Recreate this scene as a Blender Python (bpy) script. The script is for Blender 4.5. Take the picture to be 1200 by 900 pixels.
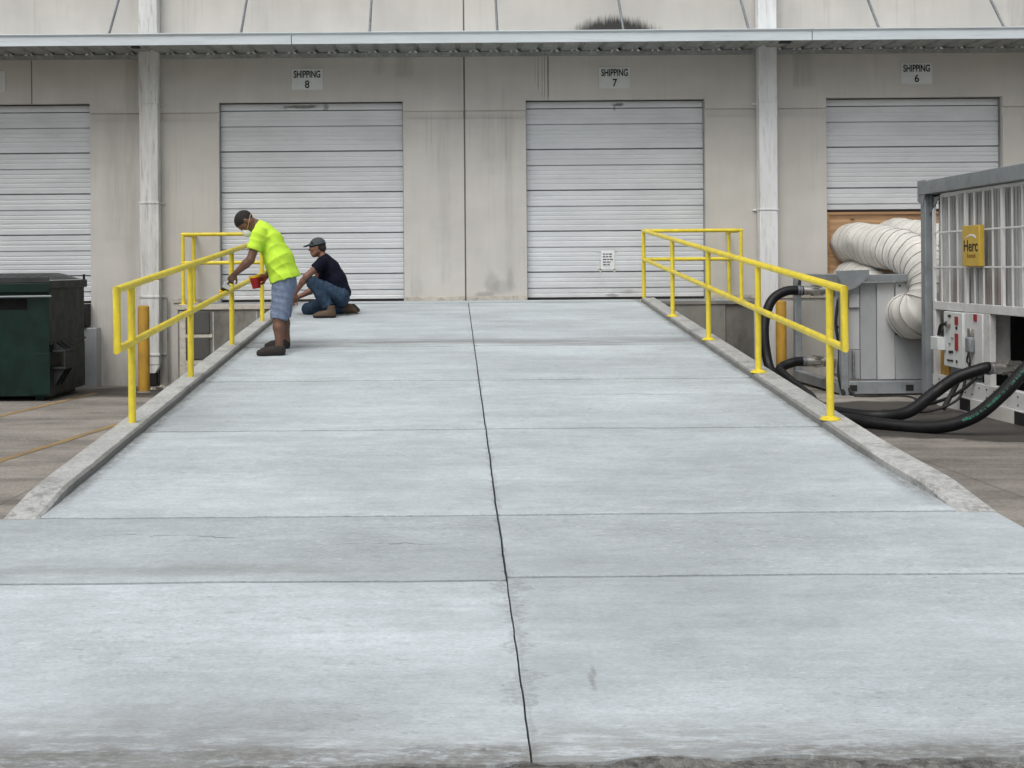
import bpy, bmesh, math, random
import numpy as np
from mathutils import Vector, Matrix, noise as mnoise

# ------------------------------------------------------------------ camera, sky, sun, exposure
scene = bpy.context.scene
for o in list(bpy.data.objects):
    bpy.data.objects.remove(o)
COL = scene.collection
CAMZ, FOC, CX, CY, ROLL = 1.61, 1300.0, 522.0, 313.0, 0.0078
cam = bpy.data.cameras.new('camera')
cam.sensor_fit = 'HORIZONTAL'; cam.sensor_width = 36.0
cam.lens = FOC / 1200 * 36
cam.shift_x = (600 - CX) / 1200
cam.shift_y = -(450 - CY) / 1200
cam.clip_start = 0.05; cam.clip_end = 2000
camo = bpy.data.objects.new('camera', cam); COL.objects.link(camo)
camo.matrix_world = Matrix.Translation((0, 0, CAMZ)) @ Matrix.Rotation(math.pi/2, 4, 'X') @ Matrix.Rotation(-ROLL, 4, 'Z')
scene.camera = camo

SUN_EL, SUN_AZ = math.radians(58), math.radians(205)      # azimuth clockwise from +Y: behind the camera, a little to the left
world = bpy.data.worlds.new('World'); scene.world = world; world.use_nodes = True
wn = world.node_tree
for n in list(wn.nodes): wn.nodes.remove(n)
sky = wn.nodes.new('ShaderNodeTexSky'); sky.sky_type = 'NISHITA'; sky.sun_disc = False
sky.sun_elevation = SUN_EL; sky.sun_rotation = SUN_AZ
sky.air_density = 1.0; sky.dust_density = 6.0; sky.ozone_density = 1.0
hsv = wn.nodes.new('ShaderNodeHueSaturation'); hsv.inputs['Saturation'].default_value = 0.33
bg = wn.nodes.new('ShaderNodeBackground'); bg.inputs['Strength'].default_value = 0.13
wo = wn.nodes.new('ShaderNodeOutputWorld')
wn.links.new(sky.outputs[0], hsv.inputs['Color']); wn.links.new(hsv.outputs[0], bg.inputs['Color']); wn.links.new(bg.outputs[0], wo.inputs['Surface'])
sund = bpy.data.lights.new('sun', 'SUN'); sund.energy = 1.0; sund.angle = math.radians(38); sund.color = (1.0, 0.97, 0.93)
suno = bpy.data.objects.new('sun', sund); COL.objects.link(suno)
sd = Vector((math.sin(SUN_AZ)*math.cos(SUN_EL), math.cos(SUN_AZ)*math.cos(SUN_EL), math.sin(SUN_EL)))
suno.rotation_euler = sd.to_track_quat('Z', 'Y').to_euler()
suno.location = (0, 0, 20)
vs = scene.view_settings
vs.view_transform = 'Standard'; vs.look = 'None'; vs.gamma = 1.0; vs.use_curve_mapping = False
vs.exposure = 0.0
scene.render.resolution_x = 1024; scene.render.resolution_y = 768

# ------------------------------------------------------------------ helpers
random.seed(7)
R = math.radians
ORG = {}

def P(px, py, Y):
    """a point of the place at distance Y that the survey of the photograph puts at px, py (used while laying things out)"""
    da, db = px - CX, py - CY
    dx = da - ROLL*db; dy = db + ROLL*da
    return Vector((dx*Y/FOC, Y, CAMZ - dy*Y/FOC))

def nz(x, y=0.0, z=0.0):
    return mnoise.noise(Vector((x, y, z)))

class MB:
    def __init__(s): s.v = []; s.f = []
    def add(s, vs_, fs):
        b = len(s.v); s.v += [Vector(p) for p in vs_]; s.f += [tuple(i + b for i in q) for q in fs]; return s
    def box(s, x0, x1, y0, y1, z0, z1):
        return s.add([(x0,y0,z0),(x1,y0,z0),(x1,y1,z0),(x0,y1,z0),(x0,y0,z1),(x1,y0,z1),(x1,y1,z1),(x0,y1,z1)],
                     [(0,3,2,1),(4,5,6,7),(0,1,5,4),(1,2,6,5),(2,3,7,6),(3,0,4,7)])
    def bar(s, a, b, w, h, up=(0,0,1)):
        """a square bar from a to b, w across and h along up"""
        a, b = Vector(a), Vector(b); d = (b-a).normalized(); u = Vector(up)
        u = (u - d*u.dot(d)).normalized(); c = d.cross(u)
        ps = [p + c*sx*w/2 + u*sz*h/2 for p in (a, b) for sx, sz in ((-1,-1),(1,-1),(1,1),(-1,1))]
        return s.add(ps, [(0,1,2,3),(7,6,5,4),(0,4,5,1),(1,5,6,2),(2,6,7,3),(3,7,4,0)])
    def prism(s, poly, ext):
        n = len(poly); e = Vector(ext); ps = [Vector(p) for p in poly]
        return s.add(ps + [p + e for p in ps], [tuple(range(n))[::-1], tuple(range(n, 2*n))] + [(i, (i+1) % n, (i+1) % n + n, i + n) for i in range(n)])
    def tube(s, path, r, seg=14, cap=True):
        ps = [Vector(p) for p in path]; n = len(ps)
        rs = r if isinstance(r, (list, tuple)) else [r]*n
        t0 = (ps[1]-ps[0]).normalized()
        u = t0.orthogonal().normalized()
        rings = []
        for i in range(n):
            if i == 0: t = t0
            elif i == n-1: t = (ps[-1]-ps[-2]).normalized()
            else:
                ta = (ps[i]-ps[i-1]).normalized(); tb = (ps[i+1]-ps[i]).normalized(); t = (ta+tb).normalized()
            u = (u - t*u.dot(t)).normalized(); w = t.cross(u)
            m = 1.0
            mit = None
            if 0 < i < n-1:
                cb = max(0.35, math.sqrt(max(0, (1 + ta.dot(tb))/2)))
                if cb < 0.97:
                    mit = (tb - ta).normalized(); m = 1/cb
            ring = []
            for k in range(seg):
                a = 2*math.pi*k/seg
                o = u*math.cos(a) + w*math.sin(a)
                if mit is not None: o = o + mit*(o.dot(mit)*(m-1))
                ring.append(ps[i] + o*rs[i])
            rings.append(ring)
        vv = [p for rg in rings for p in rg]
        ff = [(i*seg+k, i*seg+(k+1) % seg, (i+1)*seg+(k+1) % seg, (i+1)*seg+k) for i in range(n-1) for k in range(seg)]
        if cap: ff += [tuple(range(seg))[::-1], tuple(range((n-1)*seg, n*seg))]
        return s.add(vv, ff)
    def cyl(s, a, b, ra, rb=None, seg=16):
        return s.tube([a, b], [ra, ra if rb is None else rb], seg)
    def grid(s, fn, nu, nv):
        vv = [fn(i/nu, j/nv) for j in range(nv+1) for i in range(nu+1)]
        return s.add(vv, [(j*(nu+1)+i, j*(nu+1)+i+1, (j+1)*(nu+1)+i+1, (j+1)*(nu+1)+i) for j in range(nv) for i in range(nu)])
    def build(s, name, m, parent=None, smooth=None, bevel=0.0, bseg=2, loc=None):
        org = Vector(loc) if loc is not None else (ORG.get(parent.name, Vector()) if parent is not None else Vector())
        me = bpy.data.meshes.new(name)
        me.from_pydata([tuple(p - org) for p in s.v], [], s.f)
        bm = bmesh.new(); bm.from_mesh(me); bmesh.ops.recalc_face_normals(bm, faces=bm.faces); bm.to_mesh(me); bm.free()
        return link(name, me, m, parent, smooth, bevel, bseg, org)

def link(name, me, m, parent=None, smooth=None, bevel=0.0, bseg=2, org=None):
    me.materials.append(m)
    if smooth is not None:
        me.polygons.foreach_set('use_smooth', [True]*len(me.polygons))
        if smooth < 180: me.set_sharp_from_angle(angle=R(smooth))
    o = bpy.data.objects.new(name, me); COL.objects.link(o)
    org = Vector() if org is None else Vector(org)
    if parent is not None:
        o.parent = parent; o.location = org - ORG.get(parent.name, Vector())
    else: o.location = org
    ORG[o.name] = org
    if bevel:
        md = o.modifiers.new('bevel', 'BEVEL'); md.width = bevel; md.segments = bseg; md.limit_method = 'ANGLE'; md.angle_limit = R(40)
        if smooth is None:
            me.polygons.foreach_set('use_smooth', [True]*len(me.polygons)); me.set_sharp_from_angle(angle=R(35))
    return o

def thing(name, label, cat, loc, group=None):
    o = bpy.data.objects.new(name, None); COL.objects.link(o); o.location = loc; o.empty_display_size = 0.2
    ORG[o.name] = Vector(loc); o['label'] = label; o['category'] = cat
    if group: o['group'] = group
    return o

def tag(o, label, cat, group=None):
    o['label'] = label; o['category'] = cat
    if group: o['group'] = group
    return o

def place_copy(src, parent, world_loc):
    c = src.copy(); COL.objects.link(c); c.parent = parent
    c.location = Vector(world_loc) - ORG.get(parent.name, Vector()); ORG[c.name] = Vector(world_loc)
    return c

def spline(pts, n):
    """Catmull-Rom through pts"""
    ps = [Vector(p) for p in pts]; ps = [ps[0]*2-ps[1]] + ps + [ps[-1]*2-ps[-2]]
    out = []
    segs = len(ps)-3
    per = max(2, n//segs)
    for i in range(segs):
        a, b, c, d = ps[i:i+4]
        for k in range(per):
            t = k/per
            out.append(0.5*((2*b) + (c-a)*t + (2*a-5*b+4*c-d)*t*t + (3*b-a-3*c+d)*t**3))
    out.append(ps[-2]); return out

# ------------------------------------------------------------------ materials
class Nodes:
    def __init__(s, m):
        s.m = m; m.use_nodes = True; s.t = m.node_tree
        s.b = s.t.nodes['Principled BSDF']; s.pos = s.new('ShaderNodeNewGeometry').outputs['Position']
    def new(s, t): return s.t.nodes.new(t)
    def ln(s, a, b): s.t.links.new(a, b)
    def put(s, sock, v):
        if isinstance(v, bpy.types.NodeSocket): s.ln(v, sock)
        else: sock.default_value = v
    def math(s, op, a, b=0.0, clamp=False):
        n = s.new('ShaderNodeMath'); n.operation = op; n.use_clamp = clamp; s.put(n.inputs[0], a); s.put(n.inputs[1], b); return n.outputs[0]
    def vmath(s, op, a, b):
        n = s.new('ShaderNodeVectorMath'); n.operation = op; s.put(n.inputs[0], a); s.put(n.inputs[1], b)
        return n.outputs['Value'] if op in ('LENGTH', 'DISTANCE', 'DOT_PRODUCT') else n.outputs[0]
    def noise(s, scale=4.0, detail=6, stretch=(1,1,1), rough=0.6, off=(0,0,0), vec=None):
        v = s.vmath('MULTIPLY', vec or s.pos, stretch)
        if any(off): v = s.vmath('ADD', v, off)
        n = s.new('ShaderNodeTexNoise'); s.ln(v, n.inputs['Vector']); n.inputs['Scale'].default_value = scale
        n.inputs['Detail'].default_value = detail; n.inputs['Roughness'].default_value = rough; return n.outputs['Fac']
    def ramp(s, v, a, b, lo=0.0, hi=1.0):
        n = s.new('ShaderNodeMapRange'); n.clamp = True; n.interpolation_type = 'SMOOTHSTEP'; s.put(n.inputs[0], v)
        n.inputs[1].default_value = a; n.inputs[2].default_value = b; n.inputs[3].default_value = lo; n.inputs[4].default_value = hi; return n.outputs[0]
    def mix(s, f, a, b, mode='MIX'):
        n = s.new('ShaderNodeMix'); n.data_type = 'RGBA'; n.blend_type = mode; s.put(n.inputs[0], f)
        for sock, v in ((n.inputs[6], a), (n.inputs[7], b)):
            s.put(sock, v if isinstance(v, bpy.types.NodeSocket) else (*v[:3], 1.0))
        return n.outputs[2]
    def scale(s, c, f):
        n = s.new('ShaderNodeVectorMath'); n.operation = 'SCALE'; s.put(n.inputs[0], c if isinstance(c, bpy.types.NodeSocket) else Vector(c[:3])); s.put(n.inputs['Scale'], f); return n.outputs[0]
    def sep(s, v=None):
        n = s.new('ShaderNodeSeparateXYZ'); s.ln(v or s.pos, n.inputs[0]); return n.outputs
    def spot(s, c, size, edge=0.5, warp=0.5, wscale=3.0, stretch=(1,1,1)):
        """mask of a blot with its own shape around c"""
        v = s.vmath('DIVIDE', s.vmath('SUBTRACT', s.pos, c), size)
        l = s.vmath('LENGTH', v, (0,0,0))
        l = s.math('ADD', l, s.math('MULTIPLY', s.math('SUBTRACT', s.noise(wscale, 5, stretch), 0.5), warp*2))
        return s.ramp(l, 1.0-edge, 1.0+edge*0.3, 1.0, 0.0)
    def bump(s, h, strength, dist=0.01):
        n = s.new('ShaderNodeBump'); n.inputs['Strength'].default_value = strength; n.inputs['Distance'].default_value = dist
        s.put(n.inputs['Height'], h); s.ln(n.outputs[0], s.b.inputs['Normal'])

def mat(name, col, rough=0.6, metal=0.0, var=0.12, sc=5.0, stretch=(1,1,1), bump=0.0, bsc=60.0, dirt=None, spec=0.5, objcol=False, extra=None, bdist=0.01):
    m = bpy.data.materials.new(name); N = Nodes(m)
    v = N.ramp(N.noise(sc, 7, stretch), 0.25, 0.75, 1-var, 1+var)
    c = N.scale(col, v)
    c = N.scale(c, N.ramp(N.noise(sc*0.17, 3), 0.3, 0.7, 1-var*0.6, 1+var*0.6))
    if dirt:
        dc, amt, ds, dst = dirt
        c = N.mix(N.math('MULTIPLY', N.ramp(N.noise(ds, 8, dst, 0.7), 0.48, 0.72), amt), c, dc)
    if objcol:
        oi = N.new('ShaderNodeObjectInfo'); c = N.mix(1.0, c, oi.outputs['Color'], 'MULTIPLY')
    if extra: c = extra(N, c) or c
    N.put(N.b.inputs['Base Color'], c)
    N.b.inputs['Metallic'].default_value = metal
    if not N.b.inputs['Roughness'].is_linked:
        N.put(N.b.inputs['Roughness'], N.ramp(N.noise(sc*2, 4), 0.2, 0.8, max(0.05, rough-0.1), min(1, rough+0.1)))
    N.b.inputs['Specular IOR Level'].default_value = spec
    if bump: N.bump(N.noise(bsc, 5), bump, bdist)
    return m

def pz(px, py, Y): return P(px, py, Y).z
WALLY = 17.2
def ramp_z(Y): return 1.085 - 0.08*(16.25 - Y)
def ground_z(Y): return 0.03 - 0.22*min(1.0, max(0.0, (Y-3.5)/13.7))

def ex_slab(N, c):
    x, y, z = N.sep()
    # broom streaks across, blotches, worn flecks
    c = N.scale(c, N.ramp(N.noise(1.0, 7, (0.8, 3.6, 1), 0.68), 0.28, 0.72, 0.89, 1.09))
    c = N.scale(c, N.ramp(N.noise(1.0, 6, (2.5, 22, 1), 0.7, (1, 4, 0)), 0.3, 0.7, 0.95, 1.04))
    c = N.scale(c, N.ramp(N.noise(1.0, 4, (0.5, 1.1, 1), 0.5, (3, 9, 0)), 0.3, 0.7, 0.88, 1.10))
    c = N.scale(c, N.ramp(N.noise(1.0, 6, (40, 120, 1), 0.75), 0.3, 0.7, 0.86, 1.10))
    c = N.scale(c, N.ramp(N.noise(9.0, 8, (1, 1.6, 1), 0.75), 0.3, 0.7, 0.93, 1.05))
    patchy = N.ramp(N.noise(1.0, 4, (0.7, 1.2, 1), 0.6, (8, 1, 0)), 0.38, 0.62, 0.25, 1.0)
    for (fx_, fy_, a0, a1, st, off, colr) in ((13, 34, 0.59, 0.66, 0.30, 5, (0.22, 0.23, 0.235)), (30, 66, 0.60, 0.67, 0.36, 11, (0.20, 0.21, 0.21)), (55, 110, 0.62, 0.70, 0.35, 17, (0.20, 0.205, 0.21)),
                                              (24, 70, 0.585, 0.68, 0.45, 23, (0.66, 0.69, 0.71)), (7, 26, 0.60, 0.70, 0.30, 29, (0.64, 0.67, 0.69))):
        f_ = N.ramp(N.noise(1.0, 4, (fx_, fy_, 1), 0.6, (off, off*0.7, 0)), a0, a1)
        c = N.mix(N.math('MULTIPLY', N.math('MULTIPLY', f_, patchy), st), c, colr)
    # lone dark chips and pits
    vo = N.new('ShaderNodeTexVoronoi'); vo.inputs['Scale'].default_value = 1.0; vo.inputs['Randomness'].default_value = 1.0
    N.ln(N.vmath('MULTIPLY', N.vmath('ADD', N.pos, N.scale((1, 1, 0), N.math('MULTIPLY', N.noise(30, 3), 0.04))), (2.6, 4.2, 1.0)), vo.inputs['Vector'])
    pit = N.ramp(vo.outputs['Distance'], 0.018, 0.045, 1, 0)
    pit = N.math('MULTIPLY', pit, N.ramp(N.noise(1.7, 2, (1, 1, 1), .5, (4, 4, 0)), 0.5, 0.56))
    c = N.mix(N.math('MULTIPLY', pit, 0.75), c, (0.075, 0.075, 0.07))
    # crumbled, grimy centre joint
    jx = N.math('SUBTRACT', x, N.math('ADD', N.math('MULTIPLY', y, 0.0058), 0.238))
    jw = N.math('MULTIPLY', N.ramp(N.noise(1.0, 6, (2, 5, 1), 0.75, (2, 7, 0)), 0.42, 0.72), N.ramp(y, 5.4, 4.9, 0.035, 0.13))
    jd = N.math('MULTIPLY', N.ramp(N.math('SUBTRACT', N.math('ABSOLUTE', N.math('SUBTRACT', jx, N.ramp(y, 5.4, 4.9, 0.0, 0.015))), jw), -0.004, 0.012, 1, 0), N.ramp(N.noise(1.0, 5, (40, 55, 1), 0.7), 0.40, 0.56, 0.15, 1))
    c = N.mix(N.math('MULTIPLY', jd, 0.36), c, (0.17, 0.175, 0.175))
    # greyed wheel-washed belt across the ramp and grey foot
    belt = N.math('MULTIPLY', N.ramp(N.math('ABSOLUTE', N.math('SUBTRACT', N.math('ADD', y, N.math('MULTIPLY', N.noise(0.6, 3), 0.5)), 12.62)), 0.05, 0.36, 1, 0), N.ramp(N.noise(1.0, 6, (0.9, 16, 1), 0.65), 0.32, 0.58))
    c = N.mix(N.math('MULTIPLY', belt, 0.72), c, (0.20, 0.20, 0.20))
    foot = N.math('MULTIPLY', N.ramp(N.math('ADD', y, N.math('MULTIPLY', N.noise(1.3, 6), 0.5)), 4.05, 3.72), N.ramp(N.noise(1.0, 6, (4, 22, 1), 0.75), 0.36, 0.56))
    c = N.mix(N.math('MULTIPLY', foot, 0.62), c, (0.20, 0.20, 0.185))
    lipd = N.ramp(N.math('ADD', y, N.math('MULTIPLY', N.noise(5, 6, (1, 1, 1), 0.7), 0.14)), 3.66, 3.60)
    c = N.mix(N.math('MULTIPLY', lipd, N.math('MULTIPLY', N.ramp(N.noise(1.1, 3), 0.42, 0.55, 0.05, 0.7), N.ramp(N.noise(1.0, 6, (18, 50, 1), 0.75), 0.38, 0.56, 0.2, 1))), c, (0.16, 0.16, 0.15))
    for (cx, cy, sx, sy, st) in ((0.52, 4.02, 0.015, 0.09, 0.5), (0.535, 4.10, 0.012, 0.05, 0.5), (-1.2, 5.2, 1.3, 0.10, 0.35), (-0.9, 3.75, 0.9, 0.16, 0.35)):
        c = N.mix(N.math('MULTIPLY', N.spot((cx, cy, 0), (sx, sy, 99), 0.8, 0.7, 9.0, (1, 2, 1)), st), c, (0.17, 0.17, 0.165))
    # grime gathered along the kerb foot
    wob = N.math('MULTIPLY', N.noise(3.0, 5), 0.12)
    kl = N.ramp(N.math('SUBTRACT', x, wob), -2.23, -2.15, 1, 0)
    kr = N.ramp(N.math('ADD', N.math('SUBTRACT', x, N.math('MULTIPLY', N.math('SUBTRACT', y, 8.0), 0.016)), wob), 2.70, 2.785, 0, 1)
    k = N.math('MULTIPLY', N.math('MAXIMUM', kl, kr), N.math('MULTIPLY', N.ramp(y, 5.9, 6.5), N.ramp(N.noise(1.0, 6, (14, 9, 1), 0.75), 0.34, 0.56, 0.25, 1)))
    c = N.mix(N.math('MULTIPLY', k, 0.6), c, (0.12, 0.118, 0.11))
    # hairline cracks
    for (y0, xa, xb, amp, off) in ((5.70, -1.9, -0.9, 0.10, 1), (5.80, -0.65, -0.25, 0.05, 7), (5.55, -0.75, 0.1, 0.06, 4), (10.6, -0.5, 0.3, 0.08, 3), (9.3, 1.0, 2.2, 0.12, 6), (7.2, 0.9, 1.3, 0.06, 9)):
        yy = N.math('ADD', y, N.math('MULTIPLY', N.math('SUBTRACT', N.noise(2.2, 7, (1, 0, 0), 0.65, (off*3.7, off, 0)), 0.5), amp*3))
        ln_ = N.ramp(N.math('ABSOLUTE', N.math('SUBTRACT', yy, y0)), 0.002, 0.009, 1, 0)
        ln_ = N.math('MULTIPLY', ln_, N.math('MULTIPLY', N.ramp(x, xa, xa+0.3), N.ramp(x, xb-0.3, xb, 1, 0)))
        c = N.mix(N.math('MULTIPLY', ln_, N.ramp(N.noise(6, 3), 0.35, 0.55, 0.1, 0.75)), c, (0.10, 0.10, 0.10))
    hb = N.math('ADD', N.noise(1.0, 6, (25, 160, 40), 0.7), N.math('MULTIPLY', N.noise(5.0, 5), 0.6))
    N.bump(hb, 0.35, 0.006)
    return c

def ex_wall(N, c):
    x, y, z = N.sep()
    c = N.scale(c, N.ramp(N.noise(1.0, 6, (3, 1, 0.5), 0.6), 0.25, 0.75, 0.96, 1.04))
    c = N.scale(c, N.ramp(N.noise(1.0, 4, (0.5, 1, 1.2), 0.6), 0.3, 0.7, 0.94, 1.04))
    # mildew over the canopy, run marks, tyre scuffs
    mil = N.spot((2.66, WALLY, 5.13), (0.74, 9, 0.36), 0.34, 0.30, 8.0, (4, 1, 0.5))
    mil = N.math('MULTIPLY', mil, N.ramp(z, 4.93, 4.97))
    c = N.mix(N.math('MULTIPLY', mil, 0.93), c, (0.02, 0.02, 0.019))
    for (sx, w, z0, z1, st) in ((1.52, 0.012, 4.16, 4.95, .6), (1.615, 0.016, 4.14, 4.95, .95), (1.56, 0.010, 4.16, 4.95, .55), (1.46, 0.012, 4.3, 4.95, .45), (1.41, 0.01, 4.4, 4.95, .35), (-0.28, 0.012, 3.3, 3.9, .22), (-0.2, 0.008, 3.5, 3.9, .2), (0.95, 0.015, 3.2, 3.9, .2), (-0.62, 0.2, 4.5, 4.95, .18), (-1.0, 0.1, 4.55, 4.95, .15), (5.6, 0.22, 4.3, 4.95, .2), (5.45, 0.06, 4.3, 4.95, .2),
                                (5.0, 0.5, 5.0, 6.0, .15), (-4.85, 0.15, 1.2, 4.8, .18), (-5.1, 0.25, 2.0, 4.0, .14), (8.9, 0.2, 5.0, 6.2, .2), (9.2, .3, 5, 6.4, .2), (0.0, .12, 1.3, 3.9, .1), (1.0, .1, 1.2, 3.9, .12), (0.75, .3, 3.2, 3.95, .1)):
        f = N.ramp(N.math('ABSOLUTE', N.math('SUBTRACT', N.math('ADD', x, N.math('MULTIPLY', N.math('SUBTRACT', N.noise(4, 4, (1,1,.4)), .5), w)), sx)), w*0.3, w, 1, 0)
        f = N.math('MULTIPLY', f, N.math('MULTIPLY', N.ramp(z, z0, z0+0.12), N.ramp(z, z1-.02, z1+0.2, 1, 0)))
        f = N.math('MULTIPLY', f, N.ramp(N.noise(1.0, 6, (18, 1, 1.4)), 0.3, 0.6, 0.35, 1))
        c = N.mix(N.math('MULTIPLY', f, st), c, (0.07, 0.068, 0.062))
    for (sx, sz, a, b, st) in ((0.72, 1.36, 0.14, 0.20, 0.3), (0.88, 1.30, 0.22, 0.13, 0.22), (0.60, 1.18, 0.16, 0.06, 0.4), (1.0, 1.42, 0.05, 0.18, 0.22), (-0.45, 1.3, 0.12, 0.2, 0.12)):
        c = N.mix(N.math('MULTIPLY', N.spot((sx, WALLY, sz), (a, 9, b), 0.5, 0.45, 6.0), st), c, (0.16, 0.16, 0.165))
    drip = N.math('MULTIPLY', N.ramp(N.noise(1.0, 5, (16, 1, 0.5), 0.65, (3, 0, 2)), 0.56, 0.68), N.ramp(N.noise(0.5, 3, (1, 1, 1), .5, (7, 0, 3)), 0.42, 0.6))
    c = N.mix(N.math('MULTIPLY', drip, 0.16), c, (0.20, 0.18, 0.15))
    low = N.math('MULTIPLY', N.ramp(z, 0.5, -0.15), N.ramp(N.noise(1.0, 5, (5, 1, 1)), 0.35, 0.65))
    c = N.mix(N.math('MULTIPLY', low, 0.35), c, (0.12, 0.11, 0.10))
    N.bump(N.noise(70, 4), 0.12, 0.004)
    return c

def ex_door(N, c):
    x, y, z = N.sep()
    c = N.scale(c, N.ramp(N.noise(1.0, 5, (1.2, 1, 4), 0.6), 0.3, 0.7, 0.94, 1.05))
    for (sx, sz, a, b, st) in ((-2.25, 4.13, 0.34, 0.035, 0.8), (-1.85, 4.12, 0.05, 0.06, .6), (2.72, 4.13, 0.11, 0.03, 0.8), (2.66, 4.08, 0.02, 0.06, .5), (2.6, 1.15, 0.12, 0.03, .5), (2.85, 1.2, 0.16, 0.04, .35)):
        c = N.mix(N.math('MULTIPLY', N.spot((sx, WALLY, sz), (a, 9, b), 0.6, 0.9, 14.0, (1, 1, 2.5)), st), c, (0.08, 0.075, 0.065))
    lowg = N.math('MULTIPLY', N.ramp(z, 1.6, 1.1), N.ramp(N.noise(1.0, 5, (3, 1, 6)), 0.4, 0.7))
    c = N.mix(N.math('MULTIPLY', lowg, 0.25), c, (0.3, 0.29, 0.27))
    return c

def ex_ground(N, c):
    x, y, z = N.sep()
    c = N.scale(c, N.ramp(N.noise(1.0, 6, (0.35, 1.6, 1), 0.65), 0.28, 0.72, 0.68, 1.30))
    c = N.scale(c, N.ramp(N.noise(38.0, 6), 0.3, 0.7, 0.8, 1.15))
    c = N.mix(N.math('MULTIPLY', N.ramp(N.noise(2.2, 8, (1,1,1), 0.7), 0.52, 0.7), 0.35), c, (0.08, 0.076, 0.07))
    # rain water left round the hoses and along the wall
    w1 = N.spot((4.9, 12.4, 0), (2.3, 1.75, 99), 0.10, 0.45, 1.1, (1, 2, 1))
    w2 = N.spot((5.7, 11.1, 0), (1.0, 0.75, 99), 0.12, 0.6, 1.5, (1, 2, 1))
    w3 = N.spot((-4.3, 16.2, 0), (1.4, 0.9, 99), 0.45, 0.6, 1.5, (1, 2, 1))
    w = N.math('MAXIMUM', N.math('MAXIMUM', w1, w2), w3)
    c = N.mix(N.math('MULTIPLY', w, 0.80), c, (0.028, 0.026, 0.024))
    N.put(N.b.inputs['Roughness'], N.ramp(w, 0.2, 0.9, 0.9, 0.55))
    # saw cuts between the paving bays
    for axis, step, off in ((0, 3.6, 1.35), (1, 4.1, 1.2)):
        v = N.math('ABSOLUTE', N.math('SUBTRACT', N.math('FRACT', N.math('DIVIDE', N.math('ADD', (x, y)[axis], off + 400*step), step)), 0.5))
        c = N.mix(N.math('MULTIPLY', N.ramp(v, 0.002, 0.0055, 1, 0), 0.35), c, (0.06, 0.058, 0.055))
    N.bump(N.noise(55, 6), 0.35, 0.008)
    return c

M = {}
M['slab'] = mat('ramp_concrete', (0.475, 0.525, 0.553), 0.82, var=0.05, sc=3, objcol=True, extra=ex_slab, spec=0.25)
def ex_kerb(N, c):
    x, y, z = N.sep()
    sp = N.ramp(N.noise(30, 7, (1, 1, 1), 0.75), 0.38, 0.62, 0.84, 1.10); c = N.scale(c, sp)
    wob = N.math('MULTIPLY', N.math('SUBTRACT', N.noise(5, 6, (1, 1, 1), 0.7), 0.5), 0.035)
    li = N.math('MULTIPLY', N.ramp(N.math('ADD', x, wob), -2.236, -2.222), N.ramp(x, 0, 0.1, 1, 0))
    ri = N.math('MULTIPLY', N.ramp(N.math('ADD', N.math('SUBTRACT', x, N.math('MULTIPLY', N.math('SUBTRACT', y, 8.0), 0.0165)), wob), 2.752, 2.736), N.ramp(x, 0, 0.1))
    e = N.math('MULTIPLY', N.math('MAXIMUM', li, ri), N.ramp(y, 6.0, 6.9))
    c = N.mix(N.math('MULTIPLY', e, 0.6), c, (0.13, 0.128, 0.115))
    end = N.math('MULTIPLY', N.ramp(y, 7.0, 6.2), N.ramp(N.noise(14, 6, (1, 1, 1), 0.75), 0.48, 0.62))
    return N.mix(N.math('MULTIPLY', end, 0.6), c, (0.17, 0.165, 0.15))
M['kerb'] = mat('kerb_concrete', (0.44, 0.45, 0.44), 0.85, var=0.10, sc=4, extra=ex_kerb, bump=0.4, bsc=45, dirt=((0.16, 0.155, 0.14), 0.55, 3.0, (1, 1, 1)), spec=0.25)
M['seal'] = mat('grey_sealant', (0.15, 0.147, 0.138), 0.8)
M['base'] = mat('joint_dark', (0.07, 0.068, 0.063), 0.95, bump=0.3)
M['lip'] = mat('broken_edge', (0.23, 0.23, 0.215), 0.95, var=0.45, sc=30, bump=1.0, bsc=70, bdist=0.03, dirt=((0.045, 0.042, 0.04), 0.9, 9, (1.2, 5, 3)))
M['ground'] = mat('yard_paving', (0.250, 0.234, 0.210), 0.85, var=0.12, sc=1.5, extra=ex_ground, spec=0.15)
M['stripe'] = mat('worn_orange_paint', (0.29, 0.20, 0.09), 0.8, var=0.2, sc=6, dirt=((0.17, 0.155, 0.135), 1.0, 2.2, (1, 1, 1)), bump=0.2)
M['wall'] = mat('wall_paint', (0.575, 0.562, 0.527), 0.85, var=0.03, sc=2, extra=ex_wall, spec=0.2)
M['found'] = mat('dock_concrete', (0.20, 0.195, 0.18), 0.9, var=0.22, sc=2.5, bump=0.4, bsc=30, dirt=((0.08, 0.078, 0.07), 0.75, 2.0, (1, 1, 0.5)), objcol=True)
M['cream'] = mat('sill_paint', (0.52, 0.49, 0.43), 0.75, var=0.12, sc=8, dirt=((0.13, 0.12, 0.11), 0.7, 9, (1, 1, 2)))
M['door'] = mat('door_steel', (0.64, 0.665, 0.685), 0.45, var=0.03, sc=2, extra=ex_door, objcol=True, spec=0.4)
M['rubber'] = mat('black_rubber', (0.012, 0.012, 0.012), 0.7, var=0.3)
M['hose'] = mat('hose_rubber', (0.006, 0.0065, 0.008), 0.5, var=0.3, sc=6, spec=0.3, bump=0.25, bsc=50, dirt=((0.022, 0.021, 0.02), 0.35, 5, (1, 1, 1)))
M['fascia'] = mat('fascia_paint', (0.64, 0.71, 0.75), 0.4, var=0.05, sc=1.2, stretch=(1, 1, 6), dirt=((0.4, 0.41, 0.41), 0.4, 3, (0.5, 1, 6)))
M['deck'] = mat('galvanised_deck', (0.36, 0.375, 0.37), 0.5, 0.3, var=0.22, sc=30, dirt=((0.2, 0.2, 0.19), 0.4, 4, (1, 1, 1)))
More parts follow.
